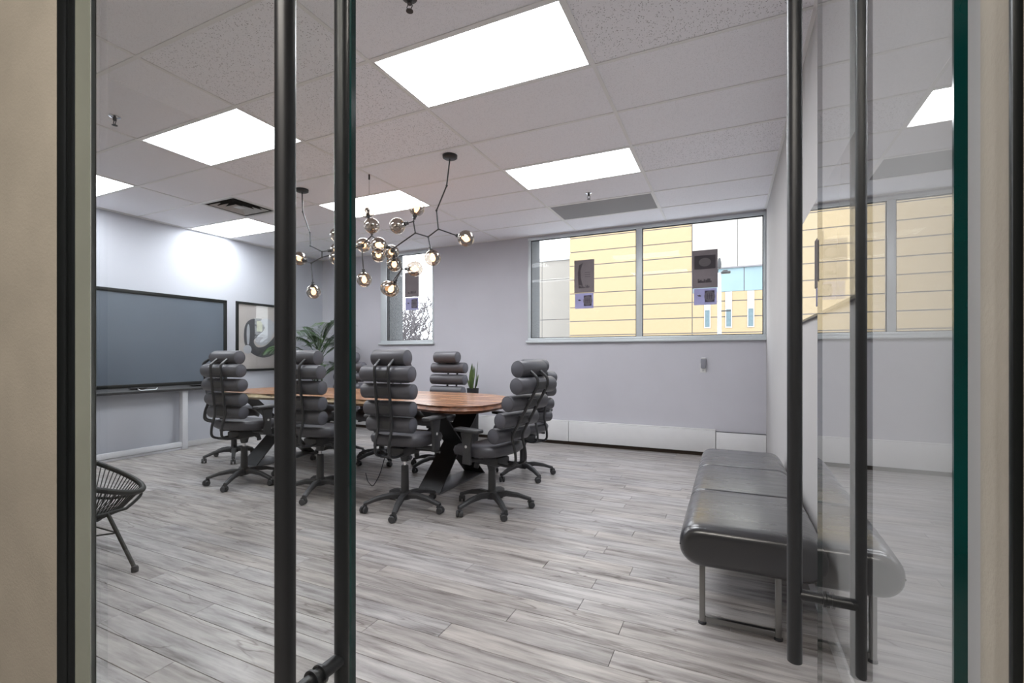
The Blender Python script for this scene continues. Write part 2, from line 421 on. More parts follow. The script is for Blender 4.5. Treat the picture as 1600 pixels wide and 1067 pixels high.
# walls
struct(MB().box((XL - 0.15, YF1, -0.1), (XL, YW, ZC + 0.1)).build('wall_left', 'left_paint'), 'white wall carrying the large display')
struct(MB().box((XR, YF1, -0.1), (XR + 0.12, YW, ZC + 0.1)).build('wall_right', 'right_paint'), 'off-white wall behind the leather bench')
SILL, WT = 1.49, 3.015
B0, B1, S0, S1 = -2.72, XR, -5.50, -4.40
wb = MB()
wb.box((XL - 0.15, YW, -0.1), (XR + 0.12, YW + 0.06, SILL)); wb.box((XL - 0.15, YW, SILL), (S0, YW + 0.06, ZC + 0.1))
wb.box((S1, YW, SILL), (B0, YW + 0.06, ZC + 0.1)); wb.box((B1, YW, SILL), (XR + 0.12, YW + 0.06, ZC + 0.1))
wb.box((S0, YW, WT), (S1, YW + 0.06, ZC + 0.1)); wb.box((B0, YW, WT), (B1, YW + 0.06, ZC + 0.1))
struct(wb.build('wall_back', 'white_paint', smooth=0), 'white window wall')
ex = MB(); yo = YW + 0.06; y2 = YW + 0.42
ex.box((XL - 0.4, yo, -3.4), (1.2, y2, SILL - 0.03)); ex.box((XL - 0.4, yo, SILL - 0.03), (S0 + 0.14, y2, 4.2))
ex.box((S1, yo, SILL - 0.03), (B0 + 0.02, y2, 4.2)); ex.box((B1, yo, SILL - 0.03), (1.2, y2, 4.2))
ex.box((S0 + 0.14, yo, WT + 0.06), (S1, y2, 4.2)); ex.box((B0 + 0.02, yo, WT + 0.06), (B1, y2, 4.2))
struct(ex.build('wall_exterior', 'concrete', smooth=0), 'stippled concrete outer wall around the windows')
# front wall with the door opening
wf = MB(); DZ = 2.78
wf.box((XL - 0.15, YF0, -0.1), (DL, YF1, ZC + 0.1)); wf.box((DR, YF0, -0.1), (2.6, YF1, ZC + 0.1)); wf.box((DL, YF0, DZ), (DR, YF1, ZC + 0.1))
struct(wf.build('wall_front', 'hall_paint', smooth=0), 'taupe hall wall around the glass doors')
# hall shell behind the camera
struct(MB().box((-3.6, -2.4, -0.1), (2.6, -2.3, ZC + 0.1)).build('wall_hall_back', 'hall_dark'))
struct(MB().box((-3.7, -2.4, -0.1), (-3.6, YF0, ZC + 0.1)).build('wall_hall_left', 'hall_dark'))
struct(MB().box((2.5, -2.4, -0.1), (2.6, YF0, ZC + 0.1)).build('wall_hall_right', 'hall_dark'))
struct(MB().box((-3.7, -2.4, ZC), (2.6, YF0, ZC + 0.1)).build('ceiling_hall', 'tile_fine'))
hl = thing('ceiling_light', 'added unseen ceiling panel lighting the hall outside the doors', 'ceiling light', (-0.6, -1.0, ZC))  # unseen lamp added to light the hall walls around the doors
MB().box((-0.95, -0.34, -0.02), (0.95, 0.34, 0)).build('frame', 'grid_white', hl); MB().box((-0.9, -0.29, -0.024), (0.9, 0.29, -0.0205)).build('diffuser', 'hall_fill', hl)

# door frame profile on the left jamb, trim at the right corner
tr = MB(); tr.box((DL, YF0 - 0.003, 0), (DL + 0.004, YF0 + 0.012, DZ)); tr.box((DL, YF0 + 0.016, 0), (DL + 0.004, YF0 + 0.029, DZ)); tr.box((DL, YF0 + 0.01, 0), (DL + 0.002, YF0 + 0.018, DZ))
struct(tr.build('trim_1', 'black_frame', bevel=0.001), 'black metal frame profile beside the left glass door')
struct(MB().box((DL, YF0 + 0.0295, 0), (DL + 0.0035, YF1 + 0.001, DZ)).build('trim_2', 'jamb_olive'), 'olive jamb strip beside the left glass door')
struct(MB().box((DR - 0.003, YF0 - 0.004, 0), (DR + 0.004, YF0 + 0.003, DZ)).build('trim_3', 'black_frame', bevel=0.001), 'thin black corner bead right of the open door')
# ceiling
ce = struct(MB().box((XL - 0.15, YF1, ZC + 0.085), (XR + 0.12, YW + 0.06, ZC + 0.12)).build('ceiling', 'tile_fine'), 'suspended ceiling of acoustic tiles')
XG = [XL, -6.84, -5.62, -4.40, -3.19, -1.97, -0.75, XR]
YG = [YF1, 0.98, 1.59, 2.20, 2.81, 3.42, 4.03, 4.64, 5.25, 5.86, YW]
LIGHTS = {(5, 3): 'bright square of light nearest the glass doors, largest lit ceiling panel in view', (3, 3): 'lit ceiling panel second from the display wall, near row',
          (1, 3): 'lit ceiling panel at the left edge, above the near end of the display', (5, 6): 'lit ceiling panel in front of the big window, beside the perforated grille',
          (3, 6): 'lit ceiling panel behind the globe chandelier, above the narrow window side', (1, 6): 'lit ceiling panel against the left wall, beyond the square air vent'}
tm = {}
def tile(x0, x1, y0, y1, kind):
    key = (round(x1 - x0, 3), round(y1 - y0, 3), kind)
    if key not in tm:
        hx, hy = (x1 - x0) / 2, (y1 - y0) / 2
        tm[key] = MB().box((-hx, -hy, 0.005), (hx, hy, 0.02)).mesh('ceiling_tile', kind, smooth=0)
    link('ceiling_tile', tm[key], ce, ((x0 + x1) / 2, (y0 + y1) / 2, ZC))
for i in range(7):
    for j in range(10):
        if (i, j) in LIGHTS or (i, j) == (5, 8): continue
        x0, x1, y0, y1 = XG[i], XG[i + 1], YG[j], YG[j + 1]
        kind = 'tile_fissured' if (i, j) in ((6, 3), (6, 2), (6, 6), (4, 3), (4, 4), (3, 4), (4, 2)) else 'tile_fine'
        if (i, j) == (2, 5): x0 += 0.61
        tile(x0, x1, y0, y1, kind)
# T-bars: main runners along Y, cross tees along X
for x in XG[1:-1]: MB().box((-0.012, -(YW - YF1) / 2, 0), (0.012, (YW - YF1) / 2, 0.03)).build('grid_runner', 'grid_white', ce, (x, (YW + YF1) / 2, ZC), smooth=0)
for j in range(1, 10):
    for i in range(7):
        if XG[i + 1] - XG[i] < 0.1: continue
        L = XG[i + 1] - XG[i] - 0.024
        MB().box((-L / 2, -0.012, 0.0004), (L / 2, 0.012, 0.03)).build('grid_tee', 'grid_white', ce, ((XG[i] + XG[i + 1]) / 2, YG[j], ZC), smooth=0)
MB().box((-0.012, -0.305, 0.0003), (0.012, 0.305, 0.03)).build('grid_tee', 'grid_white', ce, (-5.01, 3.725, ZC), smooth=0)
for a, b in (((XL, YF1, 0), (XL + 0.022, YW, 0.03)), ((XR - 0.022, YF1, 0), (XR, YW, 0.03)), ((XL, YW - 0.022, 0), (XR, YW, 0.03))):
    MB().box(a, b).build('wall_angle', 'grid_white', ce, (0, 0, ZC - 0.001), smooth=0)
# light panels
lm = None
for (i, j), lab in LIGHTS.items():
    cx, cy = (XG[i] + XG[i + 1]) / 2, (YG[j] + YG[j + 1]) / 2
    t = thing('ceiling_light', lab, 'ceiling light', (cx, cy, ZC), group='lit ceiling panels')
    hx, hy = 0.597, 0.292
    if lm is None:
        f = MB()
        for a, b in (((-hx, -hy, 0.002), (hx, -hy + 0.012, 0.05)), ((-hx, hy - 0.012, 0.002), (hx, hy, 0.05)), ((-hx, -hy + 0.012, 0.002), (-hx + 0.012, hy - 0.012, 0.05)), ((hx - 0.012, -hy + 0.012, 0.002), (hx, hy - 0.012, 0.05))): f.box(a, b)
        lm = (f.mesh('frame', 'grid_white', smooth=0), MB().box((-hx + 0.012, -hy + 0.012, 0.034), (hx - 0.012, hy - 0.012, 0.046)).mesh('diffuser', 'panel_light', smooth=0))
    link('frame', lm[0], t); link('diffuser', lm[1], t)
# perforated return grille
g = thing('return_grille', 'grey perforated metal return grille in the ceiling by the big window', 'grille', (-1.36, 5.555, ZC))
MB().box((-0.597, -0.292, 0.003), (0.597, 0.292, 0.012)).build('perforated_plate', 'perforated', g, smooth=0)
f = MB()
for a, b in (((-0.597, -0.292, 0), (0.597, -0.28, 0.014)), ((-0.597, 0.28, 0), (0.597, 0.292, 0.014)), ((-0.597, -0.28, 0), (-0.585, 0.28, 0.014)), ((0.585, -0.28, 0), (0.597, 0.28, 0.014))): f.box(a, b)
f.build('frame', 'grid_white', g, smooth=0)
# square diffuser vent
v = thing('ceiling_vent', 'square white louvred air diffuser in the ceiling above the display', 'vent', (-5.315, 3.725, ZC))
MB().box((-0.29, -0.29, 0.07), (0.29, 0.29, 0.08)).build('backing', 'vent_shade', v, smooth=0)
def ring(h_out, z_out, h_in, z_in, th=0.004):
    m = MB(); vs = []
    for h, z in ((h_out, z_out), (h_in, z_in), (h_in, z_in + th), (h_out, z_out + th)):
        vs += [(-h, -h, z), (h, -h, z), (h, h, z), (-h, h, z)]
    fs = []
    for k in range(4):
        for i in range(4):
            a, b = k * 4, ((k + 1) % 4) * 4
            fs.append((a + i, a + (i + 1) % 4, b + (i + 1) % 4, b + i))
    m.add(vs, fs); m.mi = [0] * 4 + [1] * 12
    return m
ring(0.292, 0.002, 0.262, 0.0, 0.006).build('frame', ['vent_white', 'vent_white'], v, smooth=0)
for ho, hi in ((0.225, 0.185), (0.165, 0.125), (0.105, 0.07)): ring(ho, 0.0, hi, 0.05).build('louvre', ['vent_white', 'vent_shade'], v, smooth=0)
MB().box((-0.05, -0.05, 0.0), (0.05, 0.05, 0.006)).build('centre_plate', 'vent_white', v, smooth=0)
MB().box((-0.29, -0.29, 0.008), (0.292, -0.264, 0.07)).box((-0.29, 0.264, 0.008), (0.292, 0.29, 0.07)).box((-0.29, -0.264, 0.008), (-0.264, 0.264, 0.07)).box((0.264, -0.264, 0.008), (0.29, 0.264, 0.07)).build('neck', 'vent_shade', v, smooth=0)
# sprinklers
for (x, y), lab, mt in (((-4.14, 1.92), 'chrome sprinkler head near the left lit panel', 'chrome'), ((-1.44, 1.90), 'dark sprinkler head cut by the top edge of the view', 'black_metal'), ((-1.39, 5.0), 'chrome sprinkler head beside the perforated grille', 'chrome')):
    s_ = thing('sprinkler_head', lab, 'sprinkler', (x, y, ZC + 0.005), group='ceiling sprinklers')
    MB().lathe([(0, -0.012), (0.016, -0.012), (0.036, -0.004), (0.038, 0)], 20).build('escutcheon', mt, s_)
    m = MB(); m.lathe([(0, -0.03), (0.012, -0.03), (0.012, -0.01), (0, -0.01)], 12)
    for sx in (-1, 1): m.tube([(sx * 0.010, 0, -0.03), (sx * 0.017, 0, -0.042), (sx * 0.004, 0, -0.062)], 0.0025, 6)
    m.lathe([(0, -0.067), (0.018, -0.066), (0.018, -0.063), (0, -0.061)], 14)
    m.build('nozzle', 'black_metal', s_)

# windows
def window(name, x0, x1, mulls, label, wl=0.0):
    w = struct(link(name, None), label)
    y0, y1 = YW - 0.012, YW + 0.05; z0, z1 = SILL, WT
    MB().box((x0, y0, z0), (x1, y1, z0 + 0.04)).build('frame_rail', 'frame_alu', w, bevel=0.004)
    MB().box((x0, y0, z1 - 0.035), (x1, y1, z1)).build('frame_rail', 'frame_alu', w, bevel=0.004)
    MB().box((x0, y0, z0 + 0.04), (x0 + 0.04 + wl, y1, z1 - 0.035)).build('frame_stile', 'frame_alu', w, bevel=0.004)
    MB().box((x1 - 0.03, y0, z0 + 0.04), (x1, y1, z1 - 0.035)).build('frame_stile', 'frame_alu', w, bevel=0.004)
    edges = [x0 + 0.04 + wl] + [q for a in mulls for q in a] + [x1 - 0.03]
    for a in mulls: MB().box((a[0], y0, z0 + 0.04), (a[1], y1, z1 - 0.035)).build('mullion', 'frame_alu', w, bevel=0.004)
    for k in range(0, len(edges), 2):
        a, b = edges[k], edges[k + 1]; q0, q1 = z0 + 0.04, z1 - 0.035
        g = MB()
        for p, q in (((a, y0 + .02, q0), (b, y0 + .045, q0 + .01)), ((a, y0 + .02, q1 - .01), (b, y0 + .045, q1)), ((a, y0 + .02, q0), (a + .01, y0 + .045, q1)), ((b - .01, y0 + .02, q0), (b, y0 + .045, q1))): g.box(p, q)
        g.build('gasket', 'gasket', w, smooth=0)
        MB().box((a + .004, y0 + .03, q0 + .004), (b - .004, y0 + .036, q1 - .004)).build('pane', 'clear_glass', w, smooth=0)
    MB().box((x0 - 0.02, YW - 0.05, z0 - 0.03), (x1 + (0.02 if x1 < 0 else 0), YW + 0.01, z0)).build('sill', 'frame_alu', w, bevel=0.004)
    return w
window('window_1', B0, B1, [(-1.135, -1.06)], 'wide two-pane window looking on the yellow brick building')
window('window_2', S0, S1, [], 'narrow window looking on bare trees', 0.09)

# heater covers along the window wall
bb = struct(link('baseboard_back', None), 'low white heater cover along the window wall')
for a, b, top in ((XL, -4.2, 0.33), (-4.2, -2.07, 0.33), (-2.07, -0.15, 0.33), (-0.15, XR, 0.315)):
    MB().box((a + 0.003, YW - 0.07, 0.055), (b - 0.003, YW - 0.006, top)).build('cover_panel', 'trim_white', bb, bevel=0.006)
    MB().box((a + 0.002, YW - 0.06, top + 0.001), (b - 0.002, YW, 0.343 if top > 0.32 else 0.317)).build('cover_lip', 'trim_white' if top > 0.32 else 'gasket', bb, bevel=0.003)  # right-hand lip is a dark strip standing in for a shaded gap
MB().box((XL, YW - 0.02, 0), (XR, YW, 0.06)).build('toe_recess', 'recess_shade', bb)  # dark strip coloured in for the shade under the heater cover
struct(MB().box((XL, YF1, 0), (XL + 0.012, YW - 0.07, 0.075)).build('baseboard_left', 'trim_white', bevel=0.003), 'low white baseboard under the display')
struct(MB().box((XR - 0.012, YF1, 0), (XR, YW - 0.07, 0.10)).build('baseboard_right', 'trim_white', bevel=0.003), 'white baseboard behind the bench')
# outlet and plugged-in device
t = thing('wall_outlet', 'white outlet plate on the wall below the big window', 'outlet', (-0.30, YW, 1.115))
MB().box((-0.037, -0.006, -0.058), (0.037, 0, 0.058)).build('cover_plate', 'white_plastic', t, bevel=0.002)
m = MB()
for x in (-0.009, 0.007): m.box((x, -0.0066, -0.038), (x + 0.003, -0.006, -0.026))
m.box((-0.002, -0.0066, -0.05), (0.002, -0.006, -0.045)); m.build('socket_slots', 'gasket', t, smooth=0)
t = thing('plug_in_unit', 'small grey unit plugged into the white outlet', 'plug-in unit', (-0.295, YW - 0.007, 1.175))
MB().box((-0.032, -0.04, -0.065), (0.032, 0, 0.055)).build('body', 'grey_plastic', t, bevel=0.01)
MB().box((-0.026, -0.036, 0.0555), (0.026, -0.004, 0.072)).build('cap', 'white_plastic', t, bevel=0.007)

# ------------------------------------------------------------------ glass doors
def glass_panel(parent, w, th, h, pale=False):
    m = MB(); m.box((0.004, -th / 2, 0.012), (w - 0.004, th / 2, h))
    MBo = m.build('glass_panel', 'door_glass', parent, smooth=0)
    for x0, x1, nm in ((0, 0.004, 'hinge_edge'), (w - 0.004, w, 'free_edge')):
        MB().box((x0, -th / 2, 0.012), (x1, th / 2, h)).build('glass_edge', 'glass_edge_pale' if (pale and x0 == 0) else 'glass_edge', parent, smooth=0)
    for x0 in (0.03,):
        MB().box((x0, -0.022, h - 0.16), (x0 + 0.14, 0.022, h - 0.02)).build('patch_fitting', 'black_metal', parent, bevel=0.003)
def pull(parent, x, gap, z0, z1, zc, rad=0.0157):
    for sy in (-1, 1):
        MB().lathe([(0, z0), (rad - 0.001, z0), (rad, z0 + 0.001), (rad, z1 - 0.001), (rad - 0.001, z1), (0, z1)], 28).build('pull_bar', 'black_metal', parent, (x, sy * gap, 0))
    for z in zc:
        MB().tube([(0, -gap, 0), (0, gap, 0)], 0.0125, 16).build('standoff', 'black_metal', parent, (x, 0, z))
        for sy in (-1, 1):
            MB().tube([(0, sy * 0.006, 0), (0, sy * 0.011, 0)], 0.0175, 20).build('collar', 'black_metal', parent, (x, 0, z))
d1 = struct(link('door_1', None, None, (-1.366, 0.590, 0)), 'closed frameless glass door with tall black tubular pull')
glass_panel(d1, 0.806, 0.010, 2.70, pale=True)
pull(d1, 0.722, 0.062, 0.555, 2.37, (0.715, 2.22))
ang = math.atan2(1.392 - 0.575, 0.2065 - 0.197)
d2 = struct(link('door_2', None, None, (0.197, 0.575, 0), (0, 0, ang)), 'open frameless glass door mirroring the bench and window')
glass_panel(d2, 0.815, 0.010, 2.70)
pull(d2, 0.695, 0.066, 0.555, 2.37, (0.713, 2.22))

# ------------------------------------------------------------------ bench
t = thing('leather_bench', 'long black leather bench on metal loop legs along the right wall', 'bench', (0.085, 3.37, 0))
def cushion(y0, y1, front=False, back=False):
    """pill-shaped profile extruded along Y, edges pulled in at the seams"""
    hw, z0, z1, rr = 0.30, 0.285, 0.475, 0.088
    prof = []
    for cx, cz, a0 in ((hw - rr, z1 - rr, 0), (-(hw - rr), z1 - rr, 90), (-(hw - rr), z0 + rr, 180), (hw - rr, z0 + rr, 270)):
        for k in range(8):
            a = R(a0 + 90 * k / 7); prof.append((cx + rr * math.cos(a), cz + rr * math.sin(a)))
    zc = (z0 + z1) / 2; ys = []
    L = y1 - y0
    def ins(d, r): return r - math.sqrt(max(0, r * r - (r - min(d, r)) ** 2))
    steps = [0, 0.002, 0.006, 0.013, 0.024, 0.04, 0.1]
    ys = steps + [L * k / 6 for k in range(2, 5)] + [L - q for q in steps[::-1]]
    m = MB(); vs = []; fs = []; n = len(prof)
    for d in ys:
        i0 = ins(d, 0.045 if front else 0.014); i1 = ins(L - d, 0.045 if back else 0.014); i = max(i0, i1)
        puff = 0.006 * math.sin(math.pi * d / L)
        for x, z in prof:
            sx = (hw - i) / hw; sz = (0.095 - i) / 0.095
            vs.append((x * sx, y0 + d, zc + (z - zc) * sz + (puff if z > zc else 0)))
    for a in range(len(ys) - 1):
        for j in range(n): fs.append((a * n + j, a * n + (j + 1) % n, (a + 1) * n + (j + 1) % n, (a + 1) * n + j))
    fs.append(tuple(range(n))); fs.append(tuple((len(ys) - 1) * n + j for j in range(n))[::-1])
    return m.add(vs, fs)
cushion(-1.04, -0.35, front=True).build('seat_cushion', 'leather', t, smooth=60)
cushion(-0.35, 0.34).build('seat_cushion', 'leather', t, smooth=60)
cushion(0.34, 1.03, back=True).build('seat_cushion', 'leather', t, smooth=60)
MB().tube([(-0.295, -1.02, 0.38), (-0.295, 1.0, 0.38)], 0.004, 6).build('piping', 'leather', t)
for yy in (-0.97, 0.96):
    for x in (-0.20, 0.115):
        MB().box((x - 0.0125, yy - 0.0125, 0.012), (x + 0.0125, yy + 0.0125, 0.30)).build('leg', 'steel_leg', t, bevel=0.002)
        MB().lathe([(0, 0), (0.018, 0), (0.018, 0.008), (0.012, 0.013), (0, 0.013)], 14).build('foot_pad', 'gasket', t, (x, yy, 0))
    MB().box((-0.1875, yy - 0.0125, 0.014), (0.1025, yy + 0.0125, 0.04)).build('floor_bar', 'steel_leg', t, bevel=0.002)
for x in (-0.20, 0.115): MB().box((x - 0.0125, -0.955, 0.262), (x + 0.0125, 0.945, 0.285)).build('side_rail', 'steel_leg', t, bevel=0.002)

# glass board on the right wall, with a poster and a card on it
t = thing('glass_board', 'glossy glass board on the right wall, mirroring the yellow building', 'glass board', (XR, 2.97, 1.765))
MB().box((-0.012, -1.03, -0.285), (0, 1.03, 0.285)).build('glass_sheet', 'board_glass', t, smooth=0)
MB().box((-0.016, -1.03, -0.297), (0, 1.03, -0.286)).build('bottom_rail', 'black_frame', t, smooth=0)
MB().box((-0.016, -1.042, -0.297), (0, -1.031, 0.285)).build('side_rail', 'black_frame', t, smooth=0)
t = thing('board_poster', 'narrow looking dark grey poster on the glossy glass board', 'poster', (XR - 0.0135, 2.70, 1.73))
MB().box((-0.0015, -0.11, -0.12), (0.0012, 0.11, 0.12)).build('sheet', 'poster_grey', t, smooth=0)
MB().box((-0.002, -0.03, -0.11), (-0.0016, -0.02, 0.11)).build('printed_stripe', 'poster_mid', t, smooth=0)
t = thing('board_card', 'small lilac card under the dark poster on the glass board', 'card', (XR - 0.0135, 2.715, 1.56))
MB().box((-0.0015, -0.055, -0.045), (0.0012, 0.055, 0.045)).build('sheet', 'card_lilac', t, smooth=0)
MB().box((-0.002, -0.045, -0.03), (-0.0016, 0.0, 0.03)).build('printed_square', 'card_dark', t, smooth=0)

# ------------------------------------------------------------------ stickers on the window panes
def skyline(w, h, z0, seed):
    rg = random.Random(seed); m = MB(); x = -w / 2
    while x < w / 2 - 0.004:
        ww = rg.uniform(0.008, 0.02); m.box((x, -0.0024, z0), (min(x + ww, w / 2), -0.0018, z0 + h * rg.uniform(0.25, 1))); x += ww + rg.choice((0, 0, 0.004))
    return m
def disc(c, r, y0, y1, n=24, sx=1.0):
    m = MB(); return m.prism([(r * sx * math.cos(2 * math.pi * k / n), r * math.sin(2 * math.pi * k / n)) for k in range(n)], y0, y1, T(*c) @ RX(R(90)))
YP = YW + 0.017
def poster(x0, x1, z0, z1, variant, label):
    t = thing('window_poster', label, 'poster', ((x0 + x1) / 2, YP, (z0 + z1) / 2), group='dark posters on the window panes')
    w, h = x1 - x0, z1 - z0
    MB().box((-w / 2, -0.0015, -h / 2), (w / 2, 0.0, h / 2)).build('sheet', 'poster_grey', t, smooth=0)
    skyline(w * 0.56, h * 0.11, -h * 0.36, variant).build('printed_skyline', 'poster_dark', t, smooth=0)
    if variant == 1:
        m = MB(); m.prism([(-0.085, -0.12), (-0.02, -0.13), (-0.05, -0.02), (-0.055, 0.08), (-0.02, 0.19), (-0.075, 0.16), (-0.095, 0.05)], 0.0016, 0.0022, RX(R(90))); m.build('printed_shape', 'poster_dark', t, smooth=0)
        m = MB()
        for k in range(3): m.box((0.01, -0.0022, 0.05 - k * 0.03), (0.09, -0.0016, 0.056 - k * 0.03))
        m.build('printed_lines', 'poster_dark', t, smooth=0)
    if variant == 2:
        MB().box((-w * 0.42, -0.002, 0.0), (w * 0.42, -0.0016, h * 0.36)).build('printed_picture', 'poster_dark', t, smooth=0)
        disc((0, 0, h * 0.18), 0.055, 0.0021, 0.0025, sx=1.3).build('printed_oval', 'poster_mid', t, smooth=0)
def card(x0, x1, z0, z1, label):
    t = thing('window_card', label, 'card', ((x0 + x1) / 2, YP, (z0 + z1) / 2), group='lilac cards under the window posters')
    w, h = x1 - x0, z1 - z0
    MB().box((-w / 2, -0.0015, -h / 2), (w / 2, 0.0, h / 2)).build('sheet', 'card_lilac', t, smooth=0)
    MB().box((-0.02 * w, -0.002, -h * 0.34), (w * 0.40, -0.0016, h * 0.36)).build('printed_square', 'card_dark', t, smooth=0)
    disc((w * 0.19, 0, h * 0.01), h * 0.31, 0.0021, 0.0025).build('printed_circle', 'card_pale', t, smooth=0)
    m = MB()
    for k in range(3): m.box((w * (0.08 + 0.09 * k), -0.0030, -h * 0.15), (w * (0.10 + 0.09 * k), -0.0026, h * 0.18))
    m.box((w * 0.06, -0.0030, h * 0.02), (w * 0.32, -0.0026, h * 0.05)); m.build('printed_strokes', 'card_dark', t, smooth=0)
    MB().prism([(-w * .36, h * .10), (-w * .30, h * .02), (-w * .22, h * .0), (-w * .17, h * .05), (-w * .24, h * .12), (-w * .30, h * .10)], 0.0016, 0.0022, RX(R(90))).build('printed_mark', 'poster_dark', t, smooth=0)
poster(-2.01, -1.72, 2.165, 2.63, 1, 'dark grey poster on the left pane of the wide window')
card(-2.00, -1.73, 1.94, 2.155, 'lilac card under the poster on the left pane of the wide window')
poster(-0.43, -0.13, 2.135, 2.62, 2, 'dark grey poster with a pale oval, right pane of the wide window')
card(-0.41, -0.14, 1.92, 2.13, 'lilac card under the poster on the right pane of the wide window')
poster(-5.0, -4.71, 2.26, 2.68, 3, 'dark grey poster on the narrow window')
card(-4.99, -4.72, 2.04, 2.25, 'lilac card under the poster on the narrow window')

# ------------------------------------------------------------------ display, stand, picture
t = thing('interactive_display', 'very large black flat interactive display mounted on the left wall', 'display', (-6.80, 3.45, 0))
MB().box((-0.03, -1.08, 0.87), (0.035, 1.08, 2.09)).build('housing', 'black_plastic', t, bevel=0.012)
f = MB(); 
for a, b in (((0.035, -1.08, 2.045), (0.055, 1.08, 2.09)), ((0.035, -1.08, 0.87), (0.055, 1.08, 0.915)), ((0.035, -1.08, 0.915), (0.055, -1.03, 2.045)), ((0.035, 1.03, 0.915), (0.055, 1.08, 2.045))): f.box(a, b)
f.build('bezel', 'black_frame', t, bevel=0.004)
MB().box((0.0352, -1.03, 0.915), (0.043, 1.03, 2.045)).build('screen', 'screen', t, smooth=0)
MB().prism([(0.03, 0.87), (0.03, 0.80), (0.15, 0.80), (0.16, 0.83), (0.06, 0.87)], -1.06, 1.06, Matrix(((1, 0, 0, 0), (0, 0, 1, 0), (0, 1, 0, 0), (0, 0, 0, 1)))).build('pen_tray', 'black_plastic', t, bevel=0.003)
for y in (-0.70, -0.1, 0.62): MB().box((0.06, y - 0.09, 0.862), (0.13, y + 0.09, 0.872), T(0, 0, 0)).build('pen_slot', 'gasket', t, bevel=0.004)
MB().tube(arc_path([(0.158, -0.13, 0.862), (0.172, -0.11, 0.84), (0.172, 0.07, 0.84), (0.158, 0.09, 0.862)], 0.02), 0.006, 8).build('tray_handle', 'frame_alu', t)
t = thing('display_stand', 'white metal floor frame standing under the large display', 'stand', (-6.76, 3.40, 0))
for y in (-0.56, 0.515): MB().box((-0.02, y - 0.035, 0), (0.06, y + 0.035, 0.80)).build('leg', 'stand_white', t, bevel=0.004)
MB().box((0.0, -0.525, 0.04), (0.045, 0.48, 0.105)).build('floor_rail', 'stand_white', t, bevel=0.003)
MB().box((0.0, -0.525, 0.0), (0.03, 0.48, 0.03)).build('foot_rail', 'stand_white', t, bevel=0.003)

t = thing('framed_picture', 'black framed abstract print of curved grey and white shapes', 'picture', (XL, 5.17, 1.57))
w, h = 0.42, 0.54
f = MB()
for a, b in (((0, -w, h - 0.035), (0.03, w, h)), ((0, -w, -h), (0.03, w, -h + 0.035)), ((0, -w, -h + 0.035), (0.03, -w + 0.035, h - 0.035)), ((0, w - 0.035, -h + 0.035), (0.03, w, h - 0.035))): f.box(a, b)
f.build('frame', 'black_frame', t, bevel=0.002)
MB().box((0.002, -w + 0.035, -h + 0.035), (0.008, w - 0.035, h - 0.035)).build('mat_board', 'mat_board', t, smooth=0)
PM = Matrix(((0, 0, 1, 0), (1, 0, 0, 0), (0, 1, 0, 0), (0, 0, 0, 1)))   # (y,z,x)
def blob(pts, x0, x1, name, mt):
    n = len(pts); sm = []
    for i in range(n):
        p0, p1, p2, p3 = (Vector(pts[(i + k - 1) % n]) for k in range(4))
        for s in range(5):
            q = s / 5
            sm.append(0.5 * ((2 * p1) + (p2 - p0) * q + (2 * p0 - 5 * p1 + 4 * p2 - p3) * q * q + (-p0 + 3 * p1 - 3 * p2 + p3) * q ** 3))
    MB().prism([(p[0], p[1]) for p in sm], x0, x1, PM).build(name, mt, t, smooth=0)
blob([(-0.27, -0.12), (-0.28, 0.12), (-0.20, 0.26), (-0.02, 0.30), (0.08, 0.24), (0.06, 0.12), (-0.03, 0.03), (-0.12, -0.06), (-0.06, -0.16), (0.08, -0.14), (0.22, -0.02), (0.30, 0.08), (0.33, -0.10), (0.26, -0.26), (0.06, -0.33), (-0.14, -0.27)], 0.0082, 0.0095, 'printed_curve', 'art_dark')
blob([(0.00, 0.27), (0.15, 0.30), (0.28, 0.20), (0.22, 0.04), (0.12, -0.10), (-0.02, -0.13), (-0.10, -0.06), (-0.03, 0.04), (0.08, 0.14)], 0.0097, 0.0105, 'printed_curve', 'art_light')
blob([(-0.235, -0.10), (-0.24, 0.12), (-0.21, 0.20), (-0.19, 0.10), (-0.20, -0.10)], 0.0097, 0.0105, 'printed_stripe', 'art_light')
MB().box((0.0097, -0.07, 0.09), (0.0104, 0.03, 0.26)).build('printed_block', 'art_yellow', t, smooth=0)
MB().prism([(-0.23 + 0.07 * math.cos(a * math.pi / 12), -0.2 + 0.07 * math.sin(a * math.pi / 12)) for a in range(24)], 0.0106, 0.0112, PM).build('printed_dot', 'art_light', t, smooth=0)
MB().box((0.018, -w + 0.035, -h + 0.035), (0.021, w - 0.035, h - 0.035)).build('picture_glass', 'picture_glass', t, smooth=0)

# ------------------------------------------------------------------ table
TZ, TT = 0.862, 0.066
rg = random.Random(11)
near = [(-5.38, 3.66), (-5.22, 3.47), (-4.6, 3.42), (-4.2, 3.43), (-3.8, 3.37), (-3.4, 3.36), (-3.0, 3.37), (-2.7, 3.35), (-2.45, 3.29), (-2.2, 3.21), (-2.0, 3.22), (-1.86, 3.31), (-1.80, 3.48), (-1.80, 3.75), (-1.86, 4.02), (-2.0, 4.22), (-2.22, 4.38), (-2.5, 4.46), (-3.0, 4.47), (-3.6, 4.44), (-4.2, 4.46), (-5.0, 4.42), (-5.30, 4.28), (-5.43, 3.98)]
out = []
n = len(near)
for i in range(n):
    p0, p1, p2, p3 = (Vector(near[(i + k - 1) % n]) for k in range(4))
    for s in range(6):
        q = s / 6
        p = 0.5 * ((2 * p1) + (p2 - p0) * q + (2 * p0 - 5 * p1 + 4 * p2 - p3) * q * q + (-p0 + 3 * p1 - 3 * p2 + p3) * q ** 3)
        out.append(p + Vector((rg.uniform(-.006, .006), rg.uniform(-.008, .008))))
ctr = Vector((-3.43, 3.85))
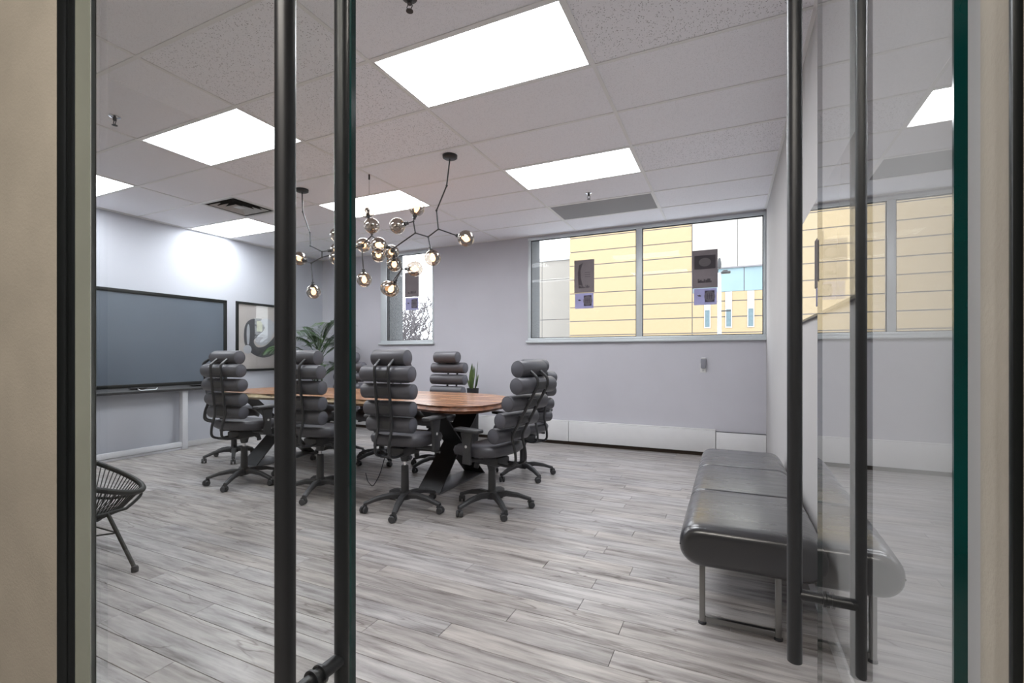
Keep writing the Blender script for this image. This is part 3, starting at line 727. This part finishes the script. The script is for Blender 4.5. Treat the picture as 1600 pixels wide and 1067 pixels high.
t = thing('live_edge_table', 'long live-edge wooden meeting table on black crossed steel legs', 'table', (ctr.x, ctr.y, 0))
m = MB(); k = len(out); vs = []; fs = []
rows = [(0.0, TZ), (0.006, TZ - 0.004), (0.003, TZ - 0.02), (-0.012, TZ - 0.038), (0.012, TZ - 0.055), (0.035, TZ - TT)]
cc = Vector((0, 0))
inn = []
for i, p in enumerate(out):
    d = (out[(i + 1) % k] - out[i - 1]); nr = Vector((d.y, -d.x)).normalized()
    inn.append(-nr)
for ins_, z in rows:
    for p, nn in zip(out, inn):
        q = p + nn * (ins_ if z in (TZ, TZ - TT) else ins_ + rg.uniform(-.004, .004)) - ctr
        vs.append((q.x, q.y, z))
for a in range(len(rows) - 1):
    for i in range(k): fs.append((a * k + i, a * k + (i + 1) % k, (a + 1) * k + (i + 1) % k, (a + 1) * k + i))
m.cur = 1; m.add(vs, fs); m.cur = 0
m.f.append(tuple(range(k))); m.mi.append(0); m.f.append(tuple((len(rows) - 1) * k + i for i in range(k))); m.mi.append(0)
m.build('table_top', ['table_wood', 'table_edge'], t, smooth=50)
for lx in (0.905, -1.58):
    g0, g1 = -0.23, 0.62       # floor footprint in Y
    for ya, yb in ((g0, g1), (g1, g0)):
        d = Vector((0, yb - ya, 0.788)).normalized()
        mm = MB(); wd = 0.125
        off = 0.0 if ya < yb else 0.0
        nrm = Vector((0, -d.z, d.y))
        p0 = Vector((lx, ya, 0.010)); p1 = Vector((lx, yb, 0.792))
        # flat plate, waisted in the middle
        pts = []
        for s, wdt in ((0, 0.125), (0.5, 0.112 if ya < yb else 0.109), (1, 0.125)):
            c_ = p0.lerp(p1, s); pts.append((c_, wdt))
        vs = []
        for c_, wdt in pts:
            for sx, sn in ((-1, -1), (1, -1), (1, 1), (-1, 1)): vs.append(c_ + Vector((sx * wdt, 0, 0)) + nrm * (sn * 0.006))
        fs = [(0, 1, 2, 3), (8, 11, 10, 9)]
        for a in (0, 4):
            for i in range(4): fs.append((a + i, a + (i + 1) % 4, a + 4 + (i + 1) % 4, a + 4 + i))
        vs = [Vector((p.x, p.y, min(max(p.z, 0.0095), 0.7955))) for p in vs]
        mm.add(vs, fs); mm.build('leg_plate', 'table_steel', t, smooth=0)
    MB().box((lx - 0.125, g0 - 0.02, 0.0), (lx + 0.125, g1 + 0.02, 0.010)).build('base_plate', 'base_plate', t, bevel=0.001)
    MB().box((lx - 0.11, g0 + 0.03, 0.786), (lx + 0.11, g1 - 0.03, 0.7955)).build('top_plate', 'table_steel', t, smooth=0)

# cord hanging from the table
t = thing('power_cord', 'thin black cord dangling from under the table to the floor', 'cord', (-3.05, 3.62, 0))
MB().tube(arc_path([(0.1, 0.12, 0.79), (0.1, 0.10, 0.70), (0.05, 0.0, 0.40), (0.0, -0.06, 0.12), (-0.05, -0.1, 0.01), (-0.25, 0.05, 0.006), (-0.5, 0.3, 0.006)], 0.1), 0.004, 6).build('cable', 'gasket', t)
MB().box((0.085, 0.095, 0.60), (0.115, 0.125, 0.72)).build('connector', 'black_plastic', t, bevel=0.006)

# ------------------------------------------------------------------ roll-back office chairs
def make_chair(label, lean=0.10, dz=0.0, base_rot=0.0):
    t = thing('office_chair', label, 'chair', group='roll-back office chairs around the table')
    V = 'black_vinyl'
    # five-star base
    leg_m = None
    for k in range(5):
        a = base_rot + 2 * math.pi * k / 5
        if leg_m is None:
            mm = MB(); secs = [(0.03, 0.118, 0.030, 0.024), (0.12, 0.125, 0.024, 0.020), (0.22, 0.108, 0.021, 0.017), (0.295, 0.082, 0.019, 0.014), (0.328, 0.072, 0.017, 0.013)]
            vs = []; fs = []
            for r_, z_, hw, hh in secs:
                for sy, sz in ((-1, -1), (1, -1), (1, 0.4), (0.55, 1), (-0.55, 1), (-1, 0.4)): vs.append((r_, sy * hw, z_ + sz * hh))
            for q in range(len(secs) - 1):
                for i in range(6): fs.append((q * 6 + i, q * 6 + (i + 1) % 6, (q + 1) * 6 + (i + 1) % 6, (q + 1) * 6 + i))
            fs.append(tuple(range(6))); fs.append(tuple(24 + i for i in range(6)))
            leg_m = mm.add(vs, fs).mesh('base_leg', 'black_plastic', smooth=40)
            cm = MB()
            for sy in (-1, 1): cm.lathe([(0, -0.011), (0.022, -0.011), (0.027, -0.006), (0.027, 0.006), (0.022, 0.011), (0, 0.011)], 18, T(0.012, sy * 0.016, 0.027) @ RX(R(90)))
            cm.lathe([(0, 0.03), (0.012, 0.03), (0.012, 0.062), (0, 0.062)], 12)
            cm.tube([(-0.018, 0, 0.045), (-0.006, 0, 0.058), (0.012, 0, 0.0595), (0.032, 0, 0.05)], 0.010, 8)
            cas_m = cm.mesh('caster', 'black_plastic', smooth=40)
        link('base_leg', leg_m, t, (0, 0, 0), (0, 0, a))
        link('caster', cas_m, t, (0.318 * math.cos(a), 0.318 * math.sin(a), 0), (0, 0, a + 0.9 * ((k * 7) % 5 - 2)))
    MB().lathe([(0, 0.085), (0.045, 0.085), (0.05, 0.12), (0.042, 0.15), (0.033, 0.155), (0.03, 0.36), (0.026, 0.365), (0, 0.365)], 20).build('column_sleeve', 'black_plastic', t)
    MB().lathe([(0, 0.355), (0.014, 0.355), (0.014, 0.50 + dz), (0, 0.50 + dz)], 16).build('gas_piston', 'chrome', t)
    up = dz
    MB().box((-0.075, -0.13, 0.455 + up), (0.075, 0.12, 0.53 + up)).build('tilt_mechanism', 'black_plastic', t, bevel=0.015)
    MB().lathe([(0, 0.40 + up), (0.03, 0.40 + up), (0.045, 0.455 + up), (0, 0.455 + up)], 16).build('column_cup', 'black_plastic', t)
    MB().tube([(0.05, 0.04, 0.49 + up), (0.20, 0.07, 0.485 + up), (0.28, 0.09, 0.475 + up)], [0.006, 0.006, 0.011], 8).build('lever', 'black_plastic', t)
    MB().tube([(0.0, 0.10, 0.47 + up), (0.0, 0.17, 0.44 + up), (0.0, 0.18, 0.40 + up)], [0.012, 0.022, 0.022], 10).build('tension_knob', 'black_plastic', t)
    # seat
    sm = MB(); nu, nv = 28, 7; vs = []; fs = []
    def outline(a, s):
        ca, sa = math.cos(a), math.sin(a); e = 0.52
        x = 0.255 * math.copysign(abs(ca) ** e, ca) * s; yy = 0.245 * math.copysign(abs(sa) ** e, sa) * s
        return x, yy + 0.035
    lay = [(0.0, 0.625), (0.55, 0.626), (0.85, 0.622), (0.96, 0.610), (1.0, 0.585), (0.97, 0.555), (0.85, 0.535), (0.0, 0.53)]
    idx = []
    for s, z in lay:
        if s == 0: idx.append([len(vs)]); vs.append((0, 0.035, z + up - (0.012 if z > .6 else 0))); continue
        r_ = []
        for j in range(nu):
            x, yy = outline(2 * math.pi * j / nu, s)
            zz = z + up + 0.028 * (abs(x) / 0.25) ** 2 * (0.6 if z > 0.57 else 0.3) - (0.05 * max(0, (yy - 0.16) / 0.12) ** 2 if z > 0.54 else 0.0) + 0.02 * max(0, (-yy - 0.05) / 0.16)
            r_.append(len(vs)); vs.append((x, yy, zz))
        idx.append(r_)
    for a, b in zip(idx, idx[1:]):
        for j in range(nu):
            j2 = (j + 1) % nu
            if len(a) == 1: fs.append((a[0], b[j], b[j2]))
            elif len(b) == 1: fs.append((a[j], b[0], a[j2]))
            else: fs.append((a[j], b[j], b[j2], a[j2]))
    sm.add(vs, fs).build('seat', V, t, smooth=60)
    # back posts
    yb = -0.25
    prof = [(0.04, 0.487), (-0.22, 0.475), (-0.305, 0.505), (-0.300, 0.60), (-0.262, 0.715), (yb - 0.01 - lean, 1.135), (yb - lean - 0.005, 1.185), (yb - lean + 0.085, 1.255)]
    for sx in (-1, 1):
        MB().tube(arc_path([(sx * 0.064, y_, z_ + up) for y_, z_ in prof], 0.045), 0.0115, 10).build('back_post', 'black_metal', t)
    MB().tube([(-0.064, -0.235, 0.478 + up), (0.064, -0.235, 0.478 + up)], 0.010, 8).build('cross_tube', 'black_metal', t)
    # rolls
    def post_y(z): return -0.262 + (z - 0.715) / 0.42 * (yb - 0.01 - lean + 0.262)
    rolls = [(1.252, 0.155, 0.066, yb - lean + 0.12), (1.128, 0.228, 0.063, None), (0.992, 0.232, 0.061, None), (0.855, 0.218, 0.061, None), (0.728, 0.205, 0.062, None)]
    for z, hw, r_, y_ in rolls:
        if y_ is None: y_ = post_y(z) + 0.018 + r_
        rb = MB().lathe([(r_ - 0.010, -hw), (r_ - 0.003, -hw + 0.002), (r_, -hw + 0.010), (r_, hw - 0.010), (r_ - 0.003, hw - 0.002), (r_ - 0.010, hw)], 28, RY(R(90))).build('back_roll', V, t, (0, y_, z + up), smooth=50)
        for sx in (-1, 1):
            MB().lathe([(0, 0.0012), (r_ - 0.014, 0.001), (r_ - 0.0095, -0.002), (0, -0.004)], 28, T(sx * hw, 0, 0) @ RY(R(90 * sx))).build('end_cap', 'vinyl_cap', rb, smooth=50)
        if z < 1.2:
            MB().box((-0.05, -r_ - 0.014, -0.03), (0.05, -r_ + 0.008, 0.03)).build('bracket', 'black_plastic', rb, bevel=0.004)
    # arms
    for sx in (-1, 1):
        MB().tube([(sx * 0.10, 0.02, 0.52 + up), (sx * 0.275, 0.02, 0.52 + up)], 0.018, 8).build('arm_bracket', 'black_plastic', t)
        mm = MB(); mm.prism([(-0.03, 0.50 + up), (0.055, 0.50 + up), (0.045, 0.62 + up), (0.075, 0.752 + up), (-0.055, 0.752 + up), (-0.025, 0.62 + up)], -0.013, 0.013, T(sx * 0.285, 0, 0) @ Matrix(((0, 0, 1, 0), (1, 0, 0, 0), (0, 1, 0, 0), (0, 0, 0, 1))))
        a_ = mm.build('arm_support', 'black_plastic', t, bevel=0.005)
        MB().lathe([(0, 0.0), (0.011, 0.0), (0.011, 0.004), (0, 0.005)], 16, T(sx * 0.298, 0.01, 0.64 + up) @ RY(R(90 * sx))).build('height_button', 'white_plastic', a_)
        MB().box((sx * 0.28 - 0.042, -0.13, 0.753 + up), (sx * 0.28 + 0.042, 0.13, 0.785 + up)).build('arm_pad', 'black_plastic', t, bevel=0.014, segs=3)
    return t
A = make_chair('x', 0.055, 0.0, R(-70))
def place(o, x, y, rz, label):
    o.location = (x, y, 0); o.rotation_euler = (0, 0, R(rz)); o['label'] = label; return o
place(A, -2.435, 3.15, 3, 'black roll-back office chair seen whole from behind, just right of the left door edge')
place(copy_tree(A), -3.41, 3.17, 4, 'black roll-back office chair seen between the two bars of the left door pull')
place(copy_tree(A), -4.40, 3.13, 6, 'black roll-back office chair in front of the display, leftmost at the table')
place(copy_tree(A), -3.00, 4.47, 178, 'black roll-back office chair across the table, in front of the snake plant')
place(copy_tree(A), -3.80, 4.47, 181, 'black roll-back office chair across the table, hidden behind the nearest chair')
place(copy_tree(A), -4.52, 4.47, 180, 'black roll-back office chair across the table, in front of the palm')
place(copy_tree(A), -5.53, 3.80, -38, 'black roll-back office chair at the table end by the display, mostly hidden')
Bc = make_chair('x', 0.26, -0.085, R(-120))
place(Bc, -1.79, 3.47, 76, 'black roll-back office chair at the table end nearest the bench, side view')
Cc = make_chair('x', 0.05, -0.085, R(-100))
place(Cc, -1.98, 4.55, 64, 'black roll-back office chair behind the side-on chair at the window end of the table')

# ------------------------------------------------------------------ chandelier
ch = thing('globe_chandelier', 'branching black chandelier with smoked glass globes above the table', 'chandelier', (-3.19, 3.57, ZC))
O = Vector((-3.19, 3.57, ZC))
J = {'ra': (-2.245, 3.54, 3.021), 'rb': (-2.285, 3.55, 2.786), 'rc': (-2.4, 3.56, 2.582), 'J1': (-2.387, 3.57, 2.415), 'J2': (-2.484, 3.55, 2.351), 'J3': (-2.648, 3.58, 2.411), 'J4': (-2.67, 3.58, 2.521), 'J5': (-2.892, 3.57, 2.29), 'J6': (-2.795, 3.57, 2.087), 'M1': (-3.166, 3.58, 2.443), 'M2': (-3.295, 3.58, 2.356), 'M3': (-3.086, 3.58, 2.373), 'la': (-4.136, 3.6, 3.024), 'lb': (-4.126, 3.6, 2.804), 'lc': (-4.023, 3.6, 2.574), 'L1': (-4.014, 3.6, 2.431), 'L2': (-3.848, 3.6, 2.355), 'L3': (-3.848, 3.6, 2.295), 'L4': (-4.004, 3.6, 2.248), 'K': (-3.478, 3.58, 2.323)}
G = {'g728': (-2.099, 3.57, 2.298), 'g676': (-2.435, 3.55, 2.155), 'g651': (-2.633, 3.58, 2.641), 'g621': (-2.791, 3.5, 2.473), 'g592': (-2.967, 3.45, 2.302), 'g611': (-3.038, 3.72, 2.297), 'g616': (-2.974, 3.68, 2.164), 'g648': (-2.648, 3.57, 2.076), 'g610': (-2.866, 3.5, 1.89), 'g607': (-3.036, 3.66, 1.933), 'g574': (-3.294, 3.66, 2.726), 'g581': (-3.095, 3.5, 2.509), 'g568': (-3.362, 3.68, 2.39), 'g587': (-3.257, 3.78, 2.30), 'g569': (-3.262, 3.58, 2.018), 'g524': (-3.635, 3.6, 2.505), 'g527': (-3.707, 3.68, 2.378), 'g526': (-3.538, 3.50, 2.239), 'g468': (-4.174, 3.6, 2.31), 'g490': (-3.967, 3.6, 1.942)}
P_ = {k: Vector(p) - O for k, p in {**J, **G}.items()}
rods = 'ra-rb rb-rc rc-J1 J1-J2 J2-J3 J3-J4 J3-J5 J5-J6 J5-M3 M3-M1 M1-M2 M2-K la-lb lb-lc lc-L1 L1-L2 L2-L3 L3-L4 K-L3'.split()
feeds = {'g728': 'J1', 'g676': 'J2', 'g651': 'J4', 'g621': 'J4', 'g592': 'J5', 'g611': 'J5', 'g616': 'J5', 'g648': 'J6', 'g610': 'J6', 'g607': 'J6', 'g574': 'M1', 'g581': 'M1', 'g568': 'M2', 'g587': 'M3', 'g569': 'M2', 'g524': 'K', 'g527': 'L2', 'g526': 'K', 'g468': 'L4', 'g490': 'L4'}
for r_ in rods:
    a, b = r_.split('-'); MB().tube([P_[a], P_[b]], 0.0062, 8).build('rod', 'black_metal', ch)
jm = MB().sphere((0, 0, 0), 0.0105, 10, 6).mesh('joint', 'black_metal')
for k in J:
    if k not in ('ra', 'la'): link('joint', jm, ch, P_[k])
GR = 0.073
gm = MB().sphere((0, 0, 0), GR, 32, 20).mesh('globe', 'smoke_glass', smooth=180)
for gk, jk in feeds.items():
    c, j = P_[gk], P_[jk]; d = (j - c).normalized()
    e = c + d * (GR + 0.004)
    MB().tube([j, e], 0.0055, 8).build('arm', 'black_metal', ch)
    s_ = MB().tube([e + d * 0.03, e + d * 0.027, e + d * 0.008, e, c + d * (GR - 0.03)], [0.009, 0.015, 0.015, 0.022, 0.016], 14).build('socket', 'black_metal', ch)
    g_ = link('globe', gm, ch, c)
    lit = gk not in ('g621', 'g574', 'g581')
    q = d.to_track_quat('Z', 'Y').to_matrix().to_4x4()
    MB().lathe([(0, -0.034), (0.014, -0.030), (0.024, -0.014), (0.026, 0.0), (0.02, 0.018), (0.012, 0.034), (0.012, 0.042), (0, 0.042)], 16, q).build('bulb', 'bulb_glow' if lit else 'chrome', g_)
for k in ('ra', 'la'):
    p = Vector((P_[k].x, P_[k].y, 0.004))
    MB().lathe([(0, -0.03), (0.05, -0.03), (0.064, -0.022), (0.066, 0), (0, 0)], 28).build('canopy', 'black_metal', ch, p)
MB().tube([(0.0, 0.0, -0.04), (0.0, 0.0, -0.60)], 0.0012, 6).build('support_wire', 'black_metal', ch)
MB().lathe([(0, -0.05), (0.008, -0.05), (0.008, 0.0), (0.0, 0.0)], 12).build('wire_grip', 'black_metal', ch)

# ------------------------------------------------------------------ plants
def leaflet(m, base, d, side, L, wd):
    """narrow drooping leaf of three segments"""
    up = Vector((0, 0, 1)); w_ = d.cross(up).normalized() * wd; vs = []; p = base.copy(); dd = d.copy()
    for s, k in ((0, 0.5), (0.35, 1.0), (0.7, 0.7), (1.0, 0.05)):
        q = base + d * (L * s) - up * (L * 0.55 * s * s)
        vs += [q - w_ * k, q + w_ * k + up * 0.0006]
    m.add(vs, [(0, 1, 3, 2), (2, 3, 5, 4), (4, 5, 7, 6)])
def frond(az, elev, L, seed):
    rg = random.Random(seed); m = MB(); pts = []
    d0 = Vector((math.cos(az) * math.cos(elev), math.sin(az) * math.cos(elev), math.sin(elev))); p = Vector((0, 0, 0)); n = 14
    for i in range(n + 1):
        pts.append(p.copy()); s = i / n
        d = (d0 + Vector((math.cos(az) * 0.5, math.sin(az) * 0.5, -1.0)) * (1.15 * s * s)).normalized(); p = p + d * (L / n)
    m.tube(pts, [0.006 * (1 - 0.85 * i / n) + 0.0008 for i in range(n + 1)], 5)
    for i in range(4, n + 1):
        t_ = (pts[i] - pts[i - 1]).normalized(); sd = t_.cross(Vector((0, 0, 1))).normalized()
        ll = L * 0.42 * math.sin(math.pi * (0.18 + 0.72 * (i - 3) / (n - 2))) + 0.05
        for sg in (-1, 1):
            for q in (0, 0.33, 0.67):
                dd = (sd * sg * rg.uniform(0.75, 0.95) + t_ * 0.65 + Vector((0, 0, 0.22))).normalized()
                leaflet(m, pts[i - 1].lerp(pts[i], q), dd, sg, ll * rg.uniform(0.85, 1.1), 0.0065)
    return m
t = thing('potted_palm', 'leafy green potted palm standing in the far left corner', 'plant', (-6.08, 5.62, 0))
MB().lathe([(0, 0), (0.14, 0), (0.18, 0.36), (0.19, 0.36), (0.19, 0.39), (0.165, 0.39), (0.16, 0.35), (0, 0.35)], 28).build('pot', 'planter_black', t)
MB().lathe([(0, 0.352), (0.158, 0.352), (0.12, 0.362), (0, 0.366)], 20).build('soil', 'soil', t)
for k in range(5):
    a = 2 * math.pi * k / 5; MB().tube([(0.05 * math.cos(a), 0.05 * math.sin(a), 0.35), (0.06 * math.cos(a + .3), 0.06 * math.sin(a + .3), 0.8), (0.05 * math.cos(a), 0.05 * math.sin(a), 1.34)], [0.014, 0.011, 0.008], 7).build('cane', 'palm_leaf', t)
rg = random.Random(5)
for k in range(17):
    az = 2 * math.pi * k / 17 * 2.0 + rg.uniform(-.2, .2); el = rg.uniform(0.55, 1.25)
    frond(az, el, rg.uniform(0.55, 0.76), k).build('frond', 'palm_leaf_young' if k in (3, 8, 12) else 'palm_leaf', t, (0.04 * math.cos(az), 0.04 * math.sin(az), rg.uniform(1.18, 1.42)), smooth=0, fix=False)
for k in range(7):
    az = 2 * math.pi * k / 7 + 0.4; frond(az, 0.75, rg.uniform(0.5, 0.62), 50 + k).build('frond', 'palm_leaf', t, (0.05 * math.cos(az), 0.05 * math.sin(az), rg.uniform(0.7, 0.95)), smooth=0, fix=False)

t = thing('snake_plant', 'upright snake plant in a tall black planter behind the table', 'plant', (-3.48, 6.12, 0))
MB().lathe([(0, 0), (0.075, 0), (0.085, 0.02), (0.088, 0.76), (0.092, 0.785), (0.080, 0.785), (0.078, 0.76), (0, 0.76)], 28).build('planter', 'planter_black', t)
MB().lathe([(0, 0.762), (0.076, 0.762), (0, 0.768)], 16).build('soil', 'soil', t)
for k, (az, tilt, L, wd) in enumerate(((0.3, 0.12, 0.44, 0.026), (2.0, 0.16, 0.36, 0.024), (3.6, 0.30, 0.30, 0.026), (5.0, 0.10, 0.40, 0.024), (1.1, 0.35, 0.24, 0.026), (4.3, 0.45, 0.22, 0.028), (2.8, 0.10, 0.30, 0.024))):
    m = MB(); d = Vector((math.cos(az) * math.sin(tilt), math.sin(az) * math.sin(tilt), math.cos(tilt))); w_ = Vector((-math.sin(az), math.cos(az), 0)); nn = d.cross(w_)
    vs = []; b0 = Vector((math.cos(az) * 0.03, math.sin(az) * 0.03, 0.762))
    for s, q in ((0, 0.55), (0.3, 0.95), (0.6, 1.0), (0.85, 0.6), (1.0, 0.04)):
        c = b0 + d * (L * s) + w_ * (0.012 * math.sin(4 * s + k)); vs += [c - w_ * wd * q, c - nn * 0.004 * q, c + w_ * wd * q, c + nn * 0.006 * q]
    fs = [(a * 4 + i, a * 4 + (i + 1) % 4, a * 4 + 4 + (i + 1) % 4, a * 4 + 4 + i) for a in range(4) for i in range(4)] + [(0, 1, 2, 3), (16, 19, 18, 17)]
    m.add(vs, fs).build('leaf', 'snake_leaf', t, smooth=60)

# ------------------------------------------------------------------ string lounge chair by the front wall
t = thing('string_lounge_chair', 'low black lounge chair woven from cords on thin splayed legs', 'chair', (-3.70, 1.40, 0), R(60))
def rim(a, k=1.0, dz=0.0): return Vector((0.43 * k * math.cos(a), 0.385 * k * math.sin(a), 0.615 - 0.215 * math.cos(a) + dz))
n = 64
rp = [rim(2 * math.pi * i / n) for i in range(n)]
MB().tube(rp, 0.0165, 10, closed=True).build('rim', 'string_black', t)
low = [Vector((0.10 + 0.12 * math.cos(2 * math.pi * i / n), 0.11 * math.sin(2 * math.pi * i / n), 0.275 - 0.03 * math.cos(2 * math.pi * i / n))) for i in range(n)]
MB().tube(low[::2], 0.009, 8, closed=True).build('lower_ring', 'string_black', t)
st = MB(); ns = 96
for i in range(ns):
    a = 2 * math.pi * i / ns
    p = rim(a, 0.985); q = Vector((0.10 + 0.12 * math.cos(a), 0.11 * math.sin(a), 0.275 - 0.03 * math.cos(a)))
    mid = p.lerp(q, 0.55) + Vector((0, 0, -0.035)); st.tube([p, mid, q], 0.0032, 5)
tag(st.build('woven_cords', 'string_black', t), kind='stuff')
sup = [Vector((0.02 + 0.33 * math.cos(2 * math.pi * i / 40), 0.28 * math.sin(2 * math.pi * i / 40), 0.33 - 0.02 * math.cos(2 * math.pi * i / 40))) for i in range(40)]
sup = [Vector((p.x + (0.07 if math.cos(2 * math.pi * i / 40) > 0.8 else 0), p.y, p.z + max(0, math.cos(2 * math.pi * i / 40) - 0.75) * 0.22)) for i, p in enumerate(sup)]
MB().tube(sup, 0.0095, 8, closed=True).build('support_ring', 'string_black', t)
ft = [(0.412, -0.374), (-0.05, 0.42), (-0.40, -0.22)]; tp = [(0.272, -0.19), (0.0, 0.27), (-0.25, -0.13)]
mids = []
for (fx, fy), (tx, ty) in zip(ft, tp):
    MB().tube([(tx, ty, 0.318), (fx, fy, 0.02)], 0.0105, 10).build('leg', 'string_black', t)
    MB().lathe([(0, 0), (0.018, 0), (0.019, 0.024), (0.014, 0.034), (0, 0.034)], 14).build('foot', 'gasket', t, (fx, fy, 0))
    mids.append(Vector((tx, ty, 0.318)).lerp(Vector((fx, fy, 0.02)), 0.36))
for a, b in ((0, 1), (1, 2), (2, 0)): MB().tube([mids[a], mids[b]], 0.0045, 6).build('brace', 'string_black', t)

# ------------------------------------------------------------------ outdoors
struct(MB().box((-120, YW + 0.42, -3.7), (120, 160, -3.5)).build('ground', 'snow_ground'), 'pale snowy ground outside')
b = thing('yellow_brick_building', 'pale yellow brick building with grey joints across the street', 'building', (0, 24, -3.5))
Z0 = 3.5
MB().box((-7.70, 0.05, 0), (14, 9, 16)).build('core_wall', 'sill_joint', b, smooth=0)
z = 0.0; CH = 0.735; k = 0
band0, band1 = 4.27 + Z0, 5.40 + Z0
while z < 15.9:
    z1 = z + CH - 0.045
    MB().box((-7.72, 0, z), (-1.62, 0.3, z1)).build('brick_course', 'yellow_brick', b, smooth=0)
    if z1 < band0:
        MB().box((-1.58, 0, z), (14, 0.3, z1)).build('brick_course', 'yellow_brick', b, smooth=0)
    elif z < band0 - 0.1:
        MB().box((-1.58, 0, z), (14, 0.3, band0 - 0.02)).build('brick_course', 'yellow_brick', b, smooth=0)
    z += CH
for x in range(8):
    x0 = -1.58 + x * 1.95; MB().box((x0, -0.05, band1), (x0 + 1.93, 0.3, 16)).build('cream_panel', 'cream_panel', b, smooth=0)
MB().box((-1.6, -0.08, band1 - 0.06), (14, 0.2, band1)).build('soffit_line', 'sill_joint', b, smooth=0)
for x in range(14):
    x0 = -1.55 + x * 1.1; MB().box((x0, 0.02, band0), (x0 + 1.06, 0.12, band1 - 0.06)).build('band_pane', 'blue_pane', b, smooth=0)
for k in range(10):
    xc = -0.93 + 0.915 * k
    MB().box((xc - 0.14, -0.03, 3.43 + Z0), (xc + 0.14, 0.2, 4.25 + Z0)).build('slot_panel', 'slot_white', b, smooth=0)
    f = MB(); f.box((xc - 0.14, -0.03, 2.58 + Z0), (xc - 0.10, 0.2, 3.43 + Z0)); f.box((xc + 0.10, -0.03, 2.58 + Z0), (xc + 0.14, 0.2, 3.43 + Z0)); f.box((xc - 0.10, -0.03, 2.58 + Z0), (xc + 0.10, 0.2, 2.63 + Z0))
    wn = f.build('window', 'slot_white', b, smooth=0); MB().box((xc - 0.10, -0.01, 2.63 + Z0), (xc + 0.10, 0.0, 3.43 + Z0)).build('pane', 'window_pane_far', wn, smooth=0)
b = thing('pale_panel_building', 'pale grey panelled building set back beside the yellow one', 'building', (-14, 30, -3.5))
MB().box((-3.2, 0.05, 0), (5.2, 8, 11.3)).build('core_wall', 'sill_joint', b, smooth=0)
for k, (q0, q1) in enumerate(((0, 5.6), (5.64, 7.2), (7.24, 9.9), (9.94, 11.2))):
    for x in range(3): MB().box((-3.2 + x * 2.8, 0, q0), (-3.2 + x * 2.8 + 2.77, 0.3, q1)).build('wall_panel', 'pale_panel', b, smooth=0)
MB().box((-3.3, -0.1, 11.2), (5.3, 0.4, 11.42)).build('coping', 'slot_white', b, smooth=0)
t = thing('street_lamp', 'white street lamp pole with small dark lamp arm, behind the right poster', 'street lamp', (-0.256, 15, -3.5))
MB().tube([(0, 0, 0), (0, 0, 7.2)], [0.075, 0.055], 12).build('pole', 'pole_white', t)
MB().tube([(0, 0, 7.15), (0.12, 0, 7.25), (0.22, 0, 7.25)], 0.025, 8).build('arm', 'black_metal', t)
MB().box((0.06, -0.08, 7.17), (0.30, 0.08, 7.23)).build('lamp_head', 'black_metal', t, bevel=0.02)
MB().lathe([(0, 7.32), (0.05, 7.34), (0.06, 7.45), (0.03, 7.62), (0, 7.64)], 12).build('camera_dome', 'black_metal', t)
MB().tube([(0, 0, 6.08), (0.30, 0, 6.08)], 0.02, 6).build('bracket', 'black_metal', t)
def bare_tree(x, y, h, seed, label):
    t = thing('bare_tree', label, 'tree', (x, y, -3.5), group='bare trees beyond the narrow window')
    rg = random.Random(seed); tw = MB(); tk = MB()
    tk.tube([(0, 0, 0), (0.05, 0.03, h * 0.18), (0, 0, h * 0.34)], [0.16, 0.13, 0.11], 8)
    def grow(p, d, L, r_, dep):
        q = p + d * L; q2 = p + d * L * 0.5 + Vector((rg.uniform(-.05, .05), rg.uniform(-.05, .05), 0)) * L
        tw.tube([p, q2, q], [r_, r_ * 0.85, r_ * 0.7], 4, cap=False)
        if dep == 0: return
        for _ in range(rg.choice((2, 3, 3)) if dep > 1 else 2):
            dd = (d + Vector((rg.uniform(-1, 1), rg.uniform(-1, 1), rg.uniform(-.35, .6))) * 0.75).normalized()
            grow(p.lerp(q, rg.uniform(0.45, 1.0)), dd, L * rg.uniform(0.62, 0.85), max(r_ * 0.68, 0.022), dep - 1)
    for _ in range(4):
        dd = Vector((rg.uniform(-.7, .7), rg.uniform(-.7, .7), 1)).normalized(); grow(Vector((0, 0, h * rg.uniform(0.22, 0.34))), dd, h * 0.2, 0.085, 5)
    tk.build('trunk', 'bark', t); tw.build('branches', 'bark', t, smooth=0, fix=False)
bare_tree(-23.0, 29, 10.6, 1, 'bare tree at the left edge of the narrow window')
bare_tree(-20.0, 24.5, 9.6, 2, 'bare tree at the right edge of the narrow window')
bare_tree(-29.5, 41, 14.0, 3, 'bare tree furthest back beyond the narrow window')
